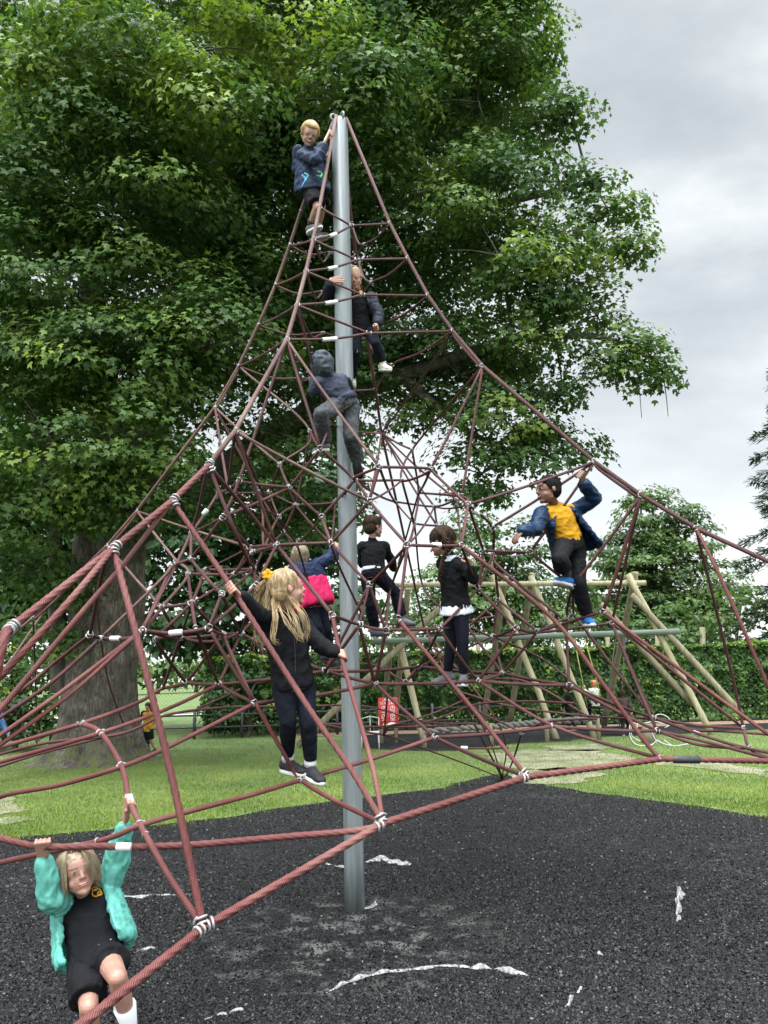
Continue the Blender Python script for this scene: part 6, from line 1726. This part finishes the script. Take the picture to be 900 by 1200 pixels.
for t, rx, ry, gl, gr in ((-.05, .09, .07, 38, 40), (.12, .132, .10, 26, 50), (.3, .142, .11, 26, 62), (.5, .140, .112, 28, 76), (.7, .150, .122, 32, 92), (.9, .156, .130, 36, 92), (1.15, .168, .140, 40, 98), (1.38, .172, .146, 44, 100), (1.50, .166, .140, 46, 102)):
    q = 1 + .035 * (1 if int(t * 10) % 2 else -1)
    rg.append((sc_ + dn * t - r_ * .05 * max(0, t - .4), r_, f_, rx * q, ry * q, R(gl), R(gr)))
shell(mb, rg, 0, .022)
for q in 'RL':
    s_, e, w_ = J['sh' + q], J['el' + q], J['wr' + q]
    n_ = 9
    pts = [s_.lerp(e, i / 4) for i in range(5)] + [e.lerp(w_, i / 4) for i in range(1, 5)]
    for i, p_ in enumerate(pts[:-1]):
        capsule(mb, p_, p_.lerp(pts[i + 1], .8), .052 - .002 * i, .052 - .002 * i)
capsule(mb, J['neck'] + Vector((.045, .05, -.01)), J['neck'] + Vector((-.03, .06, -.01)), .038, .034)
Hk.garment('padded_coat', mb, m_navycoat, .0075, .006, 15, 3, st=(.6, .6, 1.8))
Hk.trousers(.010, .42, m_blackshort, 'trousers', flare=.020, which='R'); Hk.trousers(.010, .96, m_blackshort, 'trousers', flare=.006, which='L', waist=False)
mb = MB(); ell(mb, Hk.P(0, -.018, .030), (Hk.r, Hk.f, Hk.u), (.0735, .084, .074)); ell(mb, Hk.P(0, -.040, -.004), (Hk.r, Hk.f, Hk.u), (.068, .055, .060)); Hk.garment('hair', mb, h_black, .005, .0012, 90, 1)
Hk.brows(h_black)
Hk.shoe('R', (-.75, -.55, .12), (0, .1, 1), m_blueshoe, m_grey_sole, m_dsock, sockh=.4); ls = Hk.shoe('L', (.05, -.85, -.05), (0, 0, 1), m_blueshoe, m_grey_sole, None)
patch(Hk, ls, [(684, 732), (688, 735.5), (696, 732)], .003, m_white, 'shoe_mark', 0)

# ---------------------------------------------------------------- I child in the pink and navy coat
I = Kid('child in navy and bright pink coat seen from behind left of the pole', dict(
    head=(352, 652, 6.35), neck=(356, 662, 6.3), shL=(345, 668, 6.25), elL=(338, 685, 6.35), wrL=(336, 672, 6.5), shR=(371, 662, 6.3), elR=(385, 655, 6.35), wrR=(391, 645, 6.45),
    pel=(368, 706, 6.2), hipL=(362, 711, 6.2), knL=(372, 735, 6.1), anL=(380, 765, 6.2), hipR=(374, 711, 6.25), knR=(382, 738, 6.2), anR=(386, 768, 6.3)), unproj(385, 778, 6.2), 1.0, vox=.006)
I.head((-.1, .95, .2), (-.1, 0, 1), None, eyes=False); I.limbs(); I.torso(-.002)
openhand(I.body, I.J['wrR'], (.2, .3, .7), (0, 1, 0)); openhand(I.body, I.J['wrL'], (.1, .4, .7), (0, 1, 0), thumb=-1); I.finish_body()
r_, f_, up = I.torso_axes(); J = I.J; sc_ = (J['shR'] + J['shL']) / 2; dn = J['pel'] - sc_
mb = MB(); loft(mb, [(sc_ - dn * .05, r_, f_, .10, .08), (sc_ + dn * .15, r_, f_, .135, .105), (sc_ + dn * .42, r_, f_, .145, .112)]); I.sleeves(mb, .020, .95, .004); capsule(mb, J['neck'] + Vector((-.03, -.05, -.02)), J['neck'] + Vector((.04, -.05, -.03)), .04, .04)
I.garment('coat_top', mb, cloth('navy_blue_nylon', (.008, .017, .048), rough=.55), .008, .006, 13, 3)
mb = MB(); loft(mb, [(sc_ + dn * .38, r_, f_, .146, .113), (sc_ + dn * .7, r_, f_, .155, .122), (sc_ + dn * 1.05, r_, f_, .170, .130), (sc_ + dn * 1.12, r_, f_, .160, .122)])
I.garment('coat_skirt', mb, m_pink, .008, .006, 11, 2, st=(2, 2, .5))
I.trousers(.006, .96, m_navytr, 'trousers'); mb = MB(); I.hair_cap(mb, .97); I.garment('hair', mb, h_sand, .007, .004, 34, 1)
mb = MB(); I.strands(mb, 250, (35, 325), (70, 110), (.0, .06), .003, sc_=.98); mesh_obj('hair_strands', mb.mesh('hair_strands'), I.root, h_sand)
I.shoe('L', (-.1, .7, 0), (0, 0, 1), m_blackshoe, m_blk_sole, None); I.shoe('R', (.5, -.6, -.1), (0, 0, 1), m_blackshoe, m_blk_sole, None)

# ---------------------------------------------------------------- small background figures
def simple_kid(label, foot, z, face, top, bottom, hair, k=1.0, pose='walk', yaw=0.0, sitz=None, shoe_m=None, skirt=False, cat='child', shorts=False, long=False):
    base = Vector((foot.x, foot.y, 0)); h0 = 0 if sitz is None else sitz - .50 * k
    f = Vector(face).normalized(); r_ = f.cross(Vector((0, 0, 1)))
    W = lambda a, b, c: base + r_ * a * k + f * b * k + Vector((0, 0, c * k + h0))
    J = dict(head=W(0, .01, 1.04), neck=W(0, 0, .93), shR=W(.125, 0, .875), shL=W(-.125, 0, .875), pel=W(0, 0, .57))
    if pose == 'sit':
        J.update(elR=W(.19, .05, .76), wrR=W(.20, .12, .92), elL=W(-.19, .05, .76), wrL=W(-.20, .12, .92), hipR=W(.06, .03, .54), hipL=W(-.06, .03, .54), knR=W(.07, .28, .52), knL=W(-.07, .28, .50), anR=W(.07, .30, .24), anL=W(-.07, .32, .24))
    else:
        J.update(elR=W(.17, -.06, .70), wrR=W(.16, .06, .58), elL=W(-.17, .04, .70), wrL=W(-.16, .14, .60), hipR=W(.055, 0, .53), hipL=W(-.055, 0, .53), knR=W(.06, .10, .30), anR=W(.06, .04, .07), knL=W(-.06, -.02, .30), anL=W(-.06, -.16, .09))
    K = Kid(label, J, base, k, vox=.009, cat=cat)
    K.head(f, (0, 0, 1), 'plain', eyes=False); K.limbs(); K.torso(-.002)
    openhand(K.body, K.J['wrR'], (0, 0, 1) if pose == 'sit' else (0, 0, -1), f); openhand(K.body, K.J['wrL'], (0, 0, 1) if pose == 'sit' else (0, 0, -1), f, thumb=-1)
    K.finish_body()
    mb = MB(); K.torso(.016, mb, hem=.03, flare=.01); K.sleeves(mb, .014, .95); K.garment('jacket', mb, top, .011, .006, 12, 2)
    if shorts: K.trousers(.014, -.1, bottom, 'shorts', flare=.02, vox=.011)
    else: K.trousers(.010, .95, bottom, 'trousers', vox=.011)
    mb = MB(); K.hair_cap(mb, 1.04); 
    if long: ell(mb, K.P(0, -.06, -.08), (K.r, K.f, K.u), (.06, .035, .09))
    K.garment('hair', mb, hair, .009, .005, 34, 1)
    for q in 'LR': K.shoe(q, f * .9 + Vector((0, 0, -.05)), (0, 0, 1), shoe_m or m_blackshoe, m_grey_sole, None)
    return K
g1 = on_ground(173, 883)
simple_kid('child in a yellow top and black shorts walking past the tree trunk', g1, 0, (-.5, -.8, 0), m_yellow, m_blackshort, h_brown, .95, shorts=True)
g2_ = on_ground(165, 879)
simple_kid('small dark clothed child walking close behind the one in the yellow top', g2_ + Vector((-.02, .5, 0)), 0, (-.6, .7, 0), m_blackknit, m_navytr, h_brown, .93)
sp_ = unproj(698, 829, 18.5)
simple_kid('red haired child in a cream coat sitting on a swing', Vector((sp_.x, sp_.y, 0)), 0, (-.5, .85, 0), cloth('cream_coat', (.50, .50, .42)), m_navytr, h_red, .95, 'sit', sitz=sp_.z + .04)
sp_ = on_ground(734, 862)
simple_kid('dark dressed child with brown hair standing on the rubber by the swings', sp_, 0, (.3, .9, 0), cloth('brown_coat', (.05, .035, .03)), m_blackshort, h_brown, .92)
sp_ = on_ground(675, 858)
simple_kid('child in black half hidden behind the second swing leg', sp_ + Vector((0, .6, 0)), 0, (-.8, .4, 0), m_blackknit, m_blackshort, h_brown, 1.0)
sp_ = on_ground(-14, 918)
simple_kid('person in pale blue jeans mostly cut off by the left edge', sp_, 0, (1, -.1, 0), cloth('denim_jacket', (.10, .20, .42)), cloth('pale_denim', (.16, .29, .52)), h_brown, 1.25, cat='person')
